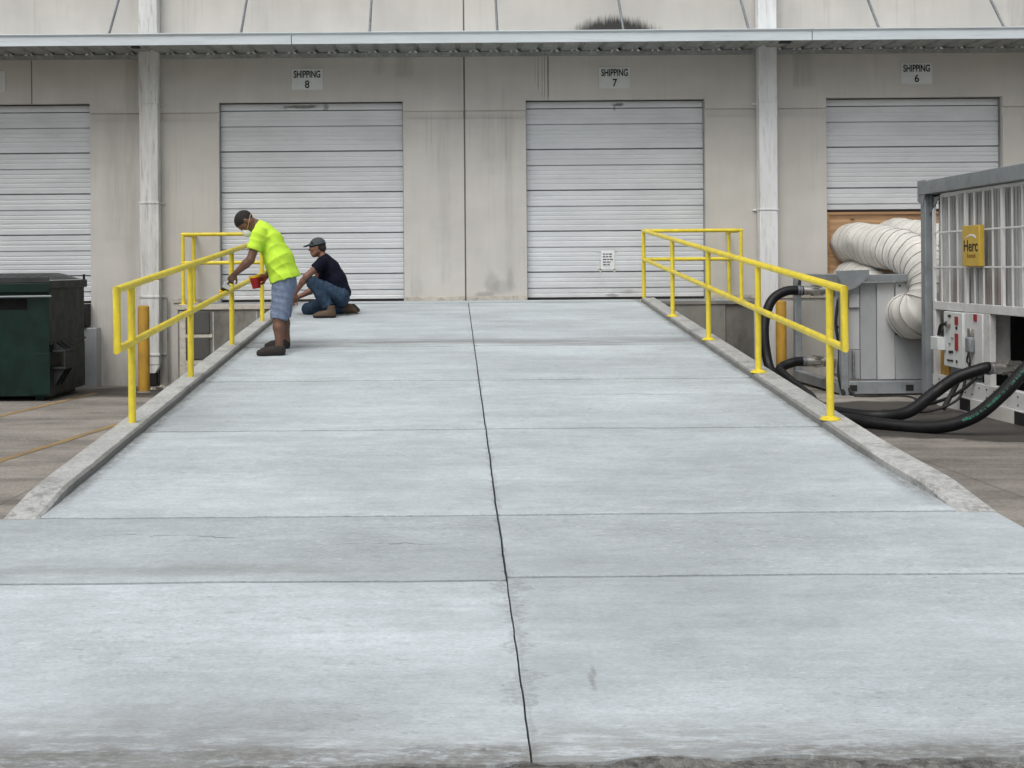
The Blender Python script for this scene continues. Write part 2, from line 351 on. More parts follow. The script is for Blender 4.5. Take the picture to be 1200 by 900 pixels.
M['gaplit'] = mat('gap_light_white', (0.88, 0.88, 0.86), 0.5, 0.1, var=0.2, sc=12)  # near-white colour stands in for light coming through the deck rib gaps
M['steel'] = mat('grey_steel', (0.25, 0.275, 0.29), 0.5, 0.1, var=0.13, sc=5, bump=0.1, dirt=((0.09, 0.085, 0.08), 0.4, 7, (1, 1, 0.6)))
M['galv'] = mat('galvanised_rod', (0.19, 0.21, 0.23), 0.45, 0.6, var=0.2, sc=20)
M['spout'] = mat('downspout_paint', (0.78, 0.80, 0.81), 0.45, var=0.07, sc=2, stretch=(3, 1, 0.6), dirt=((0.28, 0.27, 0.25), 0.4, 5, (3, 3, 0.4)))
M['spoutd'] = mat('weathered_downspout', (0.68, 0.69, 0.675), 0.6, var=0.14, sc=3, stretch=(4, 1, 0.4), dirt=((0.22, 0.215, 0.20), 0.7, 6, (4, 3, 0.35)))
M['yellow'] = mat('rail_yellow', (0.78, 0.63, 0.045), 0.42, var=0.10, sc=9, dirt=((0.50, 0.40, 0.08), 0.6, 9, (1, 1, 0.4)), bump=0.08, bsc=40)
M['oldyel'] = mat('bollard_yellow', (0.46, 0.26, 0.03), 0.6, var=0.14, sc=5, dirt=((0.18, 0.12, 0.04), 0.7, 6, (2, 2, 0.6)))
M['white'] = mat('machine_white', (0.66, 0.665, 0.66), 0.5, var=0.06, sc=4, dirt=((0.33, 0.32, 0.29), 0.5, 5, (1, 1, 0.6)))
M['bars'] = mat('bar_white', (0.74, 0.75, 0.75), 0.45, var=0.05, sc=4)
M['unit'] = mat('unit_grey', (0.40, 0.42, 0.435), 0.5, 0.1, var=0.06, sc=2.5, dirt=((0.25, 0.25, 0.25), 0.35, 4, (1, 1, 0.5)), bump=0.04)
M['unitl'] = mat('unit_light_grey', (0.52, 0.535, 0.545), 0.5, 0.05, var=0.05, sc=2.5)
M['dark'] = mat('dark_inside', (0.016, 0.016, 0.017), 0.8, var=0.4)
M['pipe'] = mat('dull_pipe', (0.05, 0.052, 0.055), 0.5, 0.4, var=0.3, sc=10)
M['fit'] = mat('cast_fitting', (0.42, 0.41, 0.38), 0.38, 0.75, var=0.25, sc=25, dirt=((0.12, 0.11, 0.10), 0.6, 18, (1, 1, 1)))
M['duct'] = mat('duct_vinyl', (0.66, 0.65, 0.61), 0.5, var=0.07, sc=5, dirt=((0.36, 0.34, 0.30), 0.45, 4, (1, 1, 1)), bump=0.25, bsc=18)
M['ductseam'] = mat('duct_wire', (0.27, 0.26, 0.24), 0.6)
M['gold'] = mat('plate_gold', (0.56, 0.38, 0.05), 0.45, var=0.06, sc=8)
M['goldd'] = mat('plate_edge', (0.20, 0.15, 0.05), 0.6)
M['ink'] = mat('black_ink', (0.012, 0.012, 0.013), 0.6)
M['brown'] = mat('brown_ink', (0.24, 0.12, 0.02), 0.6)
M['signw'] = mat('sign_white', (0.64, 0.67, 0.66), 0.5, var=0.05, sc=8)
M['paper'] = mat('paper_white', (0.80, 0.81, 0.83), 0.7, var=0.03)
M['tape'] = mat('tape_green', (0.58, 0.63, 0.56), 0.5)
M['green'] = mat('hose_print', (0.02, 0.14, 0.09), 0.6, var=0.4, sc=30)
M['dump'] = mat('dumpster_green', (0.004, 0.019, 0.015), 0.55, var=0.35, sc=3, spec=0.25, bump=0.1, bsc=12, dirt=((0.014, 0.02, 0.018), 0.5, 4, (1.5, 1.5, 0.4)))
M['dumps'] = mat('dumpster_side', (0.016, 0.020, 0.020), 0.6, var=0.3, sc=3, spec=0.3, bump=0.1, bsc=12, dirt=((0.04, 0.042, 0.04), 0.5, 3, (2.5, 2.5, 0.3)))
M['lid'] = mat('lid_plastic', (0.028, 0.030, 0.033), 0.5, var=0.2, sc=4)
M['red'] = mat('red_print', (0.30, 0.02, 0.02), 0.5)

def ex_ply(N, c):
    v = N.noise(1.0, 6, (1.2, 1, 9), 0.6)
    w = N.new('ShaderNodeTexWave'); w.inputs['Scale'].default_value = 1.6; w.inputs['Distortion'].default_value = 9; w.inputs['Detail'].default_value = 3
    w.bands_direction = 'Z'; N.ln(N.vmath('MULTIPLY', N.pos, (0.35, 1, 2.2)), w.inputs['Vector'])
    c = N.scale(c, N.ramp(v, 0.3, 0.7, 0.85, 1.1)); c = N.scale(c, N.ramp(w.outputs['Fac'], 0, 1, 0.82, 1.08))
    for (kx, kz, s) in ((6.99, 2.27, 0.06), (7.1, 2.16, 0.035), (6.35, 2.3, 0.03), (7.9, 2.25, 0.05), (6.02, 1.9, 0.03)):
        c = N.mix(N.math('MULTIPLY', N.spot((kx, WALLY, kz), (s*1.6, 9, s*0.8), 0.5, 0.3, 12), 0.85), c, (0.09, 0.035, 0.015))
    return c
M['ply'] = mat('plywood', (0.46, 0.285, 0.15), 0.7, var=0.08, sc=4, extra=ex_ply)
M['lumber'] = mat('lumber', (0.40, 0.23, 0.11), 0.7, var=0.2, sc=3, stretch=(0.4, 1, 8))
# people
M['skin_a'] = mat('skin_brown', (0.145, 0.075, 0.05), 0.5, var=0.14, sc=14, spec=0.4)
M['skin_b'] = mat('skin_tan', (0.20, 0.10, 0.068), 0.5, var=0.1, sc=14, spec=0.4)
M['hair'] = mat('hair_black', (0.012, 0.010, 0.009), 0.8, var=0.4, sc=80, bump=0.5, bsc=300)
M['hairg'] = mat('hair_dark', (0.018, 0.014, 0.012), 0.8, var=0.4, sc=80, bump=0.5, bsc=300)
M['hivis'] = mat('shirt_lime', (0.54, 0.82, 0.07), 0.85, var=0.05, sc=6, bump=0.25, bsc=25, spec=0.1)
M['tee'] = mat('shirt_black', (0.006, 0.008, 0.018), 0.9, var=0.2, sc=6, bump=0.25, bsc=25, spec=0.15)
M['denim'] = mat('denim_light', (0.17, 0.215, 0.31), 0.9, var=0.2, sc=18, bump=0.3, bsc=40, dirt=((0.25, 0.30, 0.38), 0.5, 7, (1, 1, 0.6)), spec=0.1)
M['jeans'] = mat('denim_dark', (0.030, 0.052, 0.085), 0.9, var=0.25, sc=14, bump=0.3, bsc=40, dirt=((0.07, 0.10, 0.14), 0.5, 7, (1, 1, 1)), spec=0.1)
M['shoe'] = mat('shoe_brown', (0.024, 0.019, 0.017), 0.8, var=0.2, sc=20, bump=0.2)
M['boot'] = mat('boot_tan', (0.095, 0.062, 0.036), 0.75, var=0.2, sc=20, bump=0.2)
M['sole'] = mat('sole_dark', (0.020, 0.016, 0.014), 0.8)
M['capm'] = mat('cap_grey', (0.055, 0.070, 0.078), 0.85, var=0.12, sc=12, bump=0.2, bsc=60)
M['mask'] = mat('mask_white', (0.78, 0.80, 0.82), 0.8, var=0.03, bump=0.2, bsc=40)
M['strap'] = mat('strap_tan', (0.50, 0.36, 0.18), 0.7)
M['redcup'] = mat('cup_red', (0.36, 0.012, 0.018), 0.35, var=0.08)
M['paint'] = mat('wet_paint', (0.80, 0.47, 0.03), 0.2, var=0.1)
M['handle'] = mat('brush_handle', (0.03, 0.03, 0.035), 0.4)
M['ferrule'] = mat('ferrule', (0.75, 0.75, 0.75), 0.3, 0.6)

# ------------------------------------------------------------------ ground, ramp
g = MB()
ys = [-260, -60, -10, 0, 2.5, 3.5] + [3.5 + 13.7*k/10 for k in range(1, 11)] + [25, 60, 260]
xs = [-260, -60, -20, -10, -5, 0, 5, 10, 20, 60, 260]
g.v = [Vector((x, y, ground_z(y))) for y in ys for x in xs]
nx = len(xs)
g.f = [(j*nx+i, j*nx+i+1, (j+1)*nx+i+1, (j+1)*nx+i) for j in range(len(ys)-1) for i in range(nx-1)]
ground = g.build('ground', M['ground']); ground['kind'] = 'structure'

def on_ground(px, py):
    """where the line of sight through px, py meets the yard"""
    Y = 10.0
    for _ in range(20):
        dy = (py-CY) + ROLL*(px-CX)
        Y = (CAMZ - ground_z(Y))*FOC/dy
    return P(px, py, Y)

def stripe(a, b, w):
    a, b = Vector(a), Vector(b); d = (b-a); d.z = 0; n = Vector((-d.y, d.x, 0)).normalized()*w/2
    m = MB()
    def fn(u, v):
        p = a + (b-a)*v + n*(u*2-1)*(1 + 0.25*nz(v*9, u*3, a.x)); return (p.x, p.y, ground_z(p.y) + 0.004)
    m.grid(fn, 2, 24)
    return m.build('painted_line', M['stripe'], ground)
a, b = on_ground(113, 460.5), on_ground(0, 488); stripe(a, b + (b-a)*1.5, 0.10)
a, b = on_ground(140, 497), on_ground(0, 540); stripe(a, b + (b-a)*1.2, 0.10)

# ramp: dark bed, slabs, kerbs
def left_x(Y): return -2.21
def right_x(Y): return 2.725 + 0.0165*(Y-8.0) + (0.05*max(0, 7.4-Y)**1.2 if Y < 7.4 else 0)
def centre_x(Y): return 0.332 - 0.0058*(16.25-Y) + 0.007*nz(Y*1.7, 3.1) + 0.0045*nz(Y*6, 8.1) + 0.002*nz(Y*19, 2.1)
JY = [16.25, 14.14, 12.10, 10.05, 8.08, 6.02, 5.08, 3.50]
def joint_y(k, x, side):
    if k == 0: return 16.25
    if k == 7:
        return 3.475 + 0.04*nz(x*1.1, 4.4) + 0.03*nz(x*4, 7.7) + 0.014*nz(x*14, 1) + 0.009*nz(x*31, 6) + (0.02 if x > 0.5 else 0) - 0.10*max(0, min(1, (-0.6-x)/0.9))
    return JY[k] + (-0.04 if (k == 6 and side < 0) else 0) + 0.010*nz(x*0.8, k*3.3) + 0.006*nz(x*5, k*5.1) + 0.003*nz(x*16, k*2.3)
JG = [0, 0.006, 0.016, 0.015, 0.014, 0.012, 0.011, 0]
ramp = MB()
prof = [(16.25, ramp_z(16.25)-0.05), (3.62, ramp_z(3.62)-0.05), (3.62, -0.05), (16.25, -0.5)]
ramp.prism([(-2.30, y, z) for y, z in prof], (5.10, 0, 0))
ramp = ramp.build('ramp', M['base']); ramp['kind'] = 'structure'; ramp['label'] = 'pale concrete loading ramp rising to the warehouse doors'
tones = {(0, 0): 0.98, (0, 1): 0.97, (1, 0): 0.98, (1, 1): 0.96, (2, 0): 0.99, (2, 1): 1.0, (3, 0): 1.02, (3, 1): 1.02, (4, 0): 1.03, (4, 1): 1.0,
         (5, 0): 0.84, (5, 1): 0.93, (6, 0): 1.06, (6, 1): 0.95}
for k in range(7):
    for side in (0, 1):
        gap = 0.0052 if k < 6 else 0.0036
        nxs, nys = 60, 40
        def edge(Y, e, k=k, side=side):
            wide = k >= 5
            if side == 0: return (left_x(Y) - (0.75*min(1, max(0, (6.3-Y)/2.5)) + 0.14 if wide else 0.02)) if e == 0 else centre_x(Y) - gap
            return centre_x(Y) + gap if e == 0 else (right_x(Y) + (0.2 if wide else 0.02))
        def fn(u, v, k=k, side=side):
            Yn = JY[k+1] + (JY[k]-JY[k+1])*v
            x = edge(Yn, 0) + (edge(Yn, 1)-edge(Yn, 0))*u
            y0 = joint_y(k+1, x, side-0.5) + (JG[k+1] if k < 6 else 0); y1 = joint_y(k, x, side-0.5) - (JG[k] if k > 0 else 0)
            y = y0 + (y1-y0)*v
            dz = 0.004*nz(x*0.9, y*0.9, 2) + 0.0015*nz(x*5, y*5)
            e = min(u*(edge(Yn,1)-edge(Yn,0)), (1-u)*(edge(Yn,1)-edge(Yn,0)), v*(y1-y0), (1-v)*(y1-y0))
            if e < 1e-4: dz -= 0.004
            return (x, y, ramp_z(y) + dz)
        m = MB(); m.grid(fn, nxs, nys)
        W = nxs+1
        loop = [i for i in range(W)] + [j*W + nxs for j in range(1, nys+1)] + [nys*W + i for i in range(nxs-1, -1, -1)] + [j*W for j in range(nys-1, 0, -1)]
        base = len(m.v)
        for q in loop: m.v.append(m.v[q] - Vector((0, 0, 0.046 if k < 6 else 0.046)))
        n = len(loop)
        for q in range(n): m.f.append((loop[q], loop[(q+1) % n], base+(q+1) % n, base+q))
        s = m.build('slab', M['slab'], ramp, smooth=30)
        t = tones[(k, side)]; s.color = (t, t, t, 1)

def kerb_piece(side, ya, yb):
    m = MB(); n = 12
    rows = []
    for i in range(n+1):
        y = ya + (yb-ya)*i/n
        xi = left_x(y) if side < 0 else right_x(y)
        w = 0.20 if side < 0 else 0.21
        h = 0.055*min(1.0, max(0.05, (y-5.95)/0.5))
        wob = 0.008*nz(y*1.5, side*5) + 0.004*nz(y*7, side*3)
        z = ramp_z(y)
        pr = [(0.0+wob, -0.03), (0.0+wob, h-0.015), (0.018+wob*0.5, h), (w-0.02, h+0.004), (w, h-0.012), (w+0.004, -1.4)]
        rows.append([(xi + side*a, y, z+b) for a, b in pr])
    L = len(rows[0])
    m.v = [Vector(p) for r in rows for p in r]
    m.f = [(i*L+j, i*L+j+1, (i+1)*L+j+1, (i+1)*L+j) for i in range(n) for j in range(L-1)]
    m.f += [tuple(range(L)), tuple(range(n*L, n*L+L))]
    return m.build('kerb', M['kerb'], ramp, smooth=30)
for side in (-1, 1):
    cuts = [16.25, 13.3, 11.1, 9.55, 7.6, 5.98] if side < 0 else [16.25, 13.0, 11.0, 9.0, 7.3, 5.98]
    for a, b in zip(cuts[1:], cuts[:-1]): kerb_piece(side, a + 0.003, b - 0.003)
# broken concrete along the foot of the ramp
def fn(u, v):
    x = -3.4 + 6.9*u
    y0 = joint_y(7, x, 0)
    y = y0 + 0.012 - v*(0.16 + 0.10*nz(x*2, 5))
    z = (ramp_z(y0) - 0.012)*(1-v) + (ground_z(2)+0.003)*v + (0.016*nz(x*9, v*4) + 0.012*nz(x*25, v*9) + 0.010*nz(x*60, v*16))*math.sin(min(1, v*1.2+.1)*math.pi*0.9)
    return (x, y, z)
m = MB(); m.grid(fn, 260, 12); m.build('broken_edge', M['lip'], ramp, smooth=40)

# ------------------------------------------------------------------ warehouse
bld = thing('warehouse', 'long beige warehouse wall with white roll-up dock doors under a metal canopy', 'building', (0, WALLY, -0.19))
DOORS = [(-8.30, -5.496), (-3.498, -0.640), (1.265, 4.043), (5.922, 8.660)]
DTOP, DBOT = 4.19, 1.085
BAND0, BAND1 = 3.905, 4.035
TOPZ = 7.6
def wall_panel(x0, x1, z0=-0.6):
    """a tilt-up panel with its door opening and the two-line reveal"""
    m = MB(); g = 0.012
    x0 += g; x1 -= g
    holes = [(max(a, x0), min(b, x1)) for a, b in DOORS if a < x1 and b > x0]
    xs_ = [x0] + [v for h in holes for v in h] + [x1]
    for q in range(0, len(xs_), 2):
        a, b = xs_[q], xs_[q+1]
        if b - a < 0.02: continue
        m.box(a, b, WALLY, WALLY+0.22, z0, BAND0)
        m.box(a, b, WALLY+0.03, WALLY+0.22, BAND0, BAND1)
        m.box(a, b, WALLY, WALLY+0.22, BAND1, DTOP)
    for a, b in holes:
        m.box(a, b, WALLY, WALLY+0.22, z0, DBOT)
    m.box(x0, x1, WALLY, WALLY+0.22, DTOP, TOPZ)
    return m.build('wall_panel', M['wall'], bld)
PX = [-14.4, -9.4, -4.45, 0.312, 4.98, 9.7, 14.6, 19.4]
for a, b in zip(PX[:-1], PX[1:]): wall_panel(a, b)
MB().box(PX[0], PX[-1], WALLY+0.221, WALLY+0.30, -0.6, DBOT).build('foundation', M['found'], bld).color = (1, 1, 1, 1)
for x in PX[1:-1]: MB().box(x-0.012, x+0.012, WALLY+0.012, WALLY+0.2, -0.5, TOPZ).build('sealant_joint', M['seal'], bld)
m = MB().box(PX[0], PX[-1], WALLY-0.05, WALLY+0.3, TOPZ, TOPZ+0.08); m.build('coping', M['fascia'], bld)
m = MB().box(PX[0], PX[-1], WALLY+0.31, WALLY+30, TOPZ-0.5, TOPZ-0.3); m.build('roof', M['unit'], bld)
MB().box(-6.40, -6.385, WALLY-0.003, WALLY+0.01, DTOP, 4.86).build('control_joint', M['seal'], bld)
# cream sill strips at the foot of the piers
for a, b in ((-4.22, -3.52), (-0.62, 0.298), (0.326, 1.245), (4.06, 4.85), (5.08, 5.90)):
    MB().box(a, b, WALLY-0.02, WALLY-0.001, DBOT+0.0, DBOT+0.07).build('sill', M['cream'], bld, bevel=0.004)

# sectional doors: ribbed steel sections, one mesh each
PITCH = 0.639
def section_mesh(w, h):
    """a door section, its top edge at z = 0, hanging down h"""
    gro = [(0.0, 0.016, 0.012)]
    for zc, hw, dp in ((0.095, 0.014, 0.005), (0.160, 0.014, 0.005), (0.252, 0.010, 0.030), (0.335, 0.014, 0.006), (0.400, 0.012, 0.005), (0.470, 0.014, 0.007), (0.545, 0.014, 0.005)):
        gro.append((zc, hw, dp))
    pts = [(-0.007, 0.03), (-0.014, 0.0)]
    for zc, hw, dp in gro[1:]:
        if zc + hw > h - 0.012: break
        fl_ = 0.7 if dp > 0.02 else 0.3; pts += [(-(zc-hw), 0.0), (-(zc-hw*fl_), dp), (-(zc+hw*fl_), dp), (-(zc+hw), 0.0)]
    pts += [(-(h-0.012), 0.0), (-(h-0.006), 0.03)]
    poly = [(0, y, z) for z, y in pts] + [(0, 0.036, -(h-0.006)), (0, 0.036, -0.007)]
    me = MB(); me.prism(poly, (w, 0, 0))
    return me
def make_door(x0, x1, zbot, label):
    top = DTOP - 0.02
    d = bpy.data.objects.new('door', None); COL.objects.link(d); d.parent = bld
    o0 = Vector((x0, WALLY+0.13, zbot)); d.location = o0 - ORG[bld.name]; ORG[d.name] = o0; d['label'] = label
    w = x1 - x0 - 0.02
    first = 4.075
    MB().box(x0+0.01, x1-0.01, WALLY+0.135, WALLY+0.17, first+0.004, DTOP-0.012).build('door_panel', M['door'], d)
    full = None; z = first
    while z - zbot > 0.03:
        h = min(PITCH, z - zbot - 0.03)
        if h >= PITCH - 1e-6:
            if full is None:
                mb = section_mesh(w, PITCH); mb.v = [p + Vector((x0+0.01, WALLY+0.13, z)) for p in mb.v]
                full = mb.build('door_panel', M['door'], d, loc=(x0+0.01, WALLY+0.13, z)); o = full
            else:
                o = full.copy(); COL.objects.link(o); o.parent = d; o.location = Vector((x0+0.01, WALLY+0.13, z)) - o0
        else:
            mb = section_mesh(w, h); mb.v = [p + Vector((x0+0.01, WALLY+0.13, z)) for p in mb.v]
            o = mb.build('door_panel', M['door'], d)
        t = 1.0 + random.uniform(-0.025, 0.025); o.color = (t, t, t, 1)
        z -= h
        if h < PITCH - 1e-6: break
    MB().box(x0+0.01, x1-0.01, WALLY+0.135, WALLY+0.165, zbot+0.002, zbot+0.034).build('bottom_seal', M['rubber'], d)
    MB().box(x0+0.005, x1-0.005, WALLY+0.172, WALLY+0.190, zbot+0.002, DTOP-0.005).build('backing_frame', M['steel'], d)
    # dark guide angles at both jambs
    for x in (x0, x1-0.012):
        MB().box(x+0.001, x+0.011, WALLY+0.08, WALLY+0.128, zbot+0.002, DTOP-0.005).build('guide_angle', M['steel'], d)
    MB().box(x0+0.013, x1-0.013, WALLY+0.09, WALLY+0.128, DTOP-0.014, DTOP-0.004).build('head_seal', M['rubber'], d)
make_door(*DOORS[0], DBOT, 'closed white ribbed door behind the green dumpster')
make_door(*DOORS[1], DBOT, 'closed white ribbed door numbered 8 behind the two workers')
make_door(*DOORS[2], DBOT, 'closed white ribbed door numbered 7 with a taped notice')
make_door(*DOORS[3], 2.42, 'white ribbed door numbered 6 raised over plywood')
# plywood infill under the raised door
for a, b in ((5.94, 7.20), (7.206, 8.64)):
    MB().box(a, b, WALLY+0.10, WALLY+0.118, DBOT, 2.375).build('plywood_sheet', M['ply'], bld)
MB().box(5.94, 8.64, WALLY+0.06, WALLY+0.12, 2.38, 2.418).build('lumber_strip', M['lumber'], bld)
MB().box(5.94, 5.98, WALLY+0.06, WALLY+0.099, DBOT, 2.378).build('lumber_strip', M['lumber'], bld)

# dock landing in front of doors 8 and 7
LX0, LX1 = -3.93, 4.52
MB().box(LX0, 4.10, 16.25, WALLY-0.001, -0.5, DBOT-0.002).build('dock_landing', M['found'], bld, bevel=0.012).color = (1.05, 1.05, 1.02, 1)
MB().box(4.104, LX1, 16.27, WALLY-0.001, -0.5, DBOT-0.004).build('dock_landing', M['found'], bld, bevel=0.012).color = (0.72, 0.72, 0.70, 1)
m = MB().box(LX0, LX1, 16.252, WALLY-0.022, DBOT-0.002, DBOT+0.004); o = m.build('landing_topping', M['slab'], bld); o.color = (0.97, 0.97, 0.97, 1)
m = MB().box(LX0-0.02, -2.43, 16.225, 16.249, DBOT-0.07, DBOT+0.003); m.build('edge_angle', M['cream'], bld, bevel=0.004)
m = MB().box(3.0, LX1, 16.232, 16.249, DBOT-0.05, DBOT+0.003); m.build('edge_angle', M['found'], bld, bevel=0.004)
# bumper plates in cream frames on the landing face, left of the ramp
for (za, zb) in ((0.66, 0.98), (0.29, 0.60)):
    MB().box(-3.80, -3.46, 16.225, 16.249, za, zb).build('bumper_plate', M['found'], bld, bevel=0.006).color = (0.42, 0.43, 0.44, 1)
for bx_ in ((-3.90, -3.81, -0.3, 0.99), (-3.808, -3.42, 0.605, 0.655), (-3.808, -3.42, 0.04, 0.27)):
    MB().box(bx_[0], bx_[1], 16.235, 16.249, bx_[2], bx_[3]).build('bumper_frame', M['cream'], bld, bevel=0.003)
MB().box(-3.70, -3.55, 16.228, 16.234, 0.09, 0.22).build('anchor_plate', M['steel'], bld, bevel=0.004)
for x in (-3.415, -2.78, -2.62): MB().box(x, x+0.02, 16.240, 16.249, -0.3, 0.98).build('form_line', M['kerb'], bld)
# dock edge under the far door, beside the dumpster
MB().box(-8.3, -5.35, 16.96, WALLY-0.001, -0.5, 0.72).build('leveller_pit', M['unit'], bld, bevel=0.01)
MB().box(-5.80, -5.50, 16.92, WALLY-0.001, 0.74, 1.06).build('dock_bumper', M['rubber'], bld, bevel=0.012)
MB().box(-8.3, -5.50, 17.02, WALLY-0.001, 1.065, 1.084).build('dock_lip', M['rubber'], bld)

# canopy
can = bpy.data.objects.new('canopy', None); COL.objects.link(can); can.parent = bld
co = Vector((0, WALLY, 4.86)); can.location = co - ORG[bld.name]; ORG[can.name] = co
CF = 16.12; CZ = 4.868
for a, b in ((-14.4, -2.215), (-2.205, 5.345), (5.355, 19.4)):
    pr = [(CF, CZ-0.005), (CF-0.02, CZ-0.005), (CF-0.02, CZ+0.125), (CF-0.045, CZ+0.150), (CF-0.045, CZ+0.165), (CF, CZ+0.165)]
    m = MB(); m.prism([(a, y, z) for y, z in pr], (b-a, 0, 0)); m.build('fascia', M['fascia'], can, bevel=0.003)
m = MB(); pitch = 0.312
x = -14.4; top = []; bot = []
while x < 19.1:
    for dx, dz in ((0.0, 0.0), (0.215, 0.0), (0.24, 0.028), (0.264, 0.042), (0.288, 0.028), (0.311, 0.0)):
        bot.append((x+dx, dz))
    x += pitch
vv = [(px_, yy, CZ+0.075+dz) for yy in (CF+0.004, WALLY-0.002) for px_, dz in bot]
n = len(bot)
m.add(vv, [(i, i+1, n+i+1, n+i) for i in range(n-1)])
m.build('roof_deck', M['deck'], can)
m = MB().box(-14.4, 19.4, CF+0.01, WALLY-0.002, CZ+0.128, CZ+0.150); m.build('roof_cover', M['fascia'], can)
m = MB().box(-14.4, 19.4, WALLY-0.05, WALLY-0.003, CZ+0.0, CZ+0.068); m.build('ledger_angle', M['deck'], can)
gapm = None  # added pale pieces imitate light showing through the gaps at the rib ends
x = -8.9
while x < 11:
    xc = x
    if gapm is None:
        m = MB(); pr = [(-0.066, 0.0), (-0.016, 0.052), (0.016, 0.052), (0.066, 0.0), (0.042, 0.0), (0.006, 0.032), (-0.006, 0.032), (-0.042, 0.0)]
        m.prism([(xc+a, WALLY-0.10, CZ+0.058+b) for a, b in pr], (0, 0.045, 0)); gapm = m.build('rib_gap_light', M['gaplit'], can, loc=(xc, WALLY-0.08, CZ))
    else: place_copy(gapm, can, (xc, WALLY-0.08, CZ + random.uniform(-0.004, 0.004)))
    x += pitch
rod = None
for px_ in (-19, 127, 282, 433, 583, 731, 878, 1031, 1178):
    xr = P(px_, 36, CF+0.02).x
    if rod is None:
        m = MB(); m.cyl((xr, CF+0.03, CZ+0.15), (xr, WALLY-0.01, 6.32), 0.019, seg=8)
        m.box(xr-0.03, xr+0.03, CF+0.0, CF+0.09, CZ+0.166, CZ+0.178)
        m.box(xr-0.045, xr+0.045, WALLY-0.02, WALLY-0.001, 6.24, 6.42)
        rod = m.build('tie_rod', M['galv'], can, smooth=35, loc=(xr, CF, CZ))
    else: place_copy(rod, can, (xr, CF, CZ))
for px_, w in ((159, 0.06), (920, 0.08)):
    q = P(px_, 50, CF+0.05); MB().box(q.x-w, q.x+w, CF+0.01, CF+0.10, CZ-0.03, CZ-0.006).build('drain_outlet', M['rubber'], can)

# downspouts
def downspout(xc, w, zb, m_, label, shoe):
    d = bpy.data.objects.new('downspout', None); COL.objects.link(d); d.parent = bld; d['label'] = label
    o0 = Vector((xc, WALLY-0.12, zb)); d.location = o0 - ORG[bld.name]; ORG[d.name] = o0
    zs = [zb, 1.45, 2.62, 4.16, 7.4] if shoe else [zb, 2.45, 7.4]
    for i, (a, b) in enumerate(zip(zs[:-1], zs[1:])):
        k = 0.004*(i % 2)
        MB().box(xc-w/2-k, xc+w/2+k, WALLY-0.20-k, WALLY-0.025, a+0.003, b-0.003).build('pipe_length', m_, d, bevel=0.012)
    for z in ([0.30, 1.19, 2.63, 4.16] if shoe else [2.46, 4.1]):
        MB().box(xc-w/2-0.06, xc+w/2+0.06, WALLY-0.028, WALLY-0.006, z-0.015, z+0.015).build('strap', m_, d)
        MB().box(xc-w/2-0.008, xc+w/2+0.008, WALLY-0.212, WALLY-0.022, z-0.014, z+0.014).build('strap', m_, d, bevel=0.003)
    if shoe:
        m = MB(); z0 = zb; m.prism([(xc-w/2, WALLY-0.2, z0), (xc+w/2, WALLY-0.2, z0), (xc+w/2-0.07, WALLY-0.2, z0-0.12), (xc-w/2, WALLY-0.2, z0-0.12)], (0, 0.17, 0)); m.build('outlet', m_, d)
        m = MB().box(xc-w/2+0.02, xc+w/2-0.06, WALLY-0.19, WALLY-0.05, -0.17, z0-0.122); m.build('drain_box', M['rubber'], d)
downspout(-4.535, 0.285, 0.14, M['spoutd'], 'stained white downspout behind the leftmost rail', True)
downspout(4.965, 0.275, 0.02, M['spout'], 'clean white downspout right of door 7', False)
o = MB().cyl((-4.30, WALLY-0.06, -0.16), (-4.30, WALLY-0.06, 1.16), 0.012, seg=8).build('conduit', M['steel'], bld, smooth=35)

# text as flat lettering meshes
def lettering(s, size, mtx, m_, parent, sx=1.0, name='lettering', bold=0.0):
    cu = bpy.data.curves.new('lettering', 'FONT'); cu.body = s; cu.size = size; cu.align_x = 'CENTER'; cu.align_y = 'CENTER'; cu.extrude = 0.001; cu.offset = bold
    t = bpy.data.objects.new('lettering', cu); COL.objects.link(t)
    dg = bpy.context.evaluated_depsgraph_get(); me = bpy.data.meshes.new_from_object(t.evaluated_get(dg))
    bpy.data.objects.remove(t); bpy.data.curves.remove(cu)
    me.transform(Matrix.Diagonal((sx, 1, 1, 1))); me.transform(mtx)
    org = ORG[parent.name]; me.transform(Matrix.Translation(-org))
    me.materials.clear()
    return link(name, me, m_, parent, org=org)
FACE_CAM = Matrix.Rotation(math.pi/2, 4, 'X')                 # text standing up, read from -Y
for xc, zc, num, lab in ((-2.12, 4.537, '8', 'small white sign lettered shipping 8 above the door behind the workers'),
                         (2.645, 4.525, '7', 'small white sign lettered shipping 7 above the middle door'),
                         (7.325, 4.556, '6', 'small white sign lettered shipping 6 above the door with plywood'),
                         (-7.04, 4.54, None, 'white sign cut by the left picture edge above the dumpster door')):
    m = MB().box(xc-0.245, xc+0.245, WALLY-0.012, WALLY-0.001, zc-0.165, zc+0.165)
    s = thing('door_sign', lab, 'sign', (xc, WALLY-0.002, zc-0.165), 'door number signs')
    m.build('plate', M['signw'], s, bevel=0.004)
    if num:
        lettering('SHIPPING', 0.150, Matrix.Translation((xc, WALLY-0.0145, zc+0.072)) @ FACE_CAM, M['ink'], s, 0.66, bold=0.0035)
        lettering(num, 0.165, Matrix.Translation((xc, WALLY-0.0145, zc-0.085)) @ FACE_CAM, M['ink'], s, 0.9, bold=0.003)

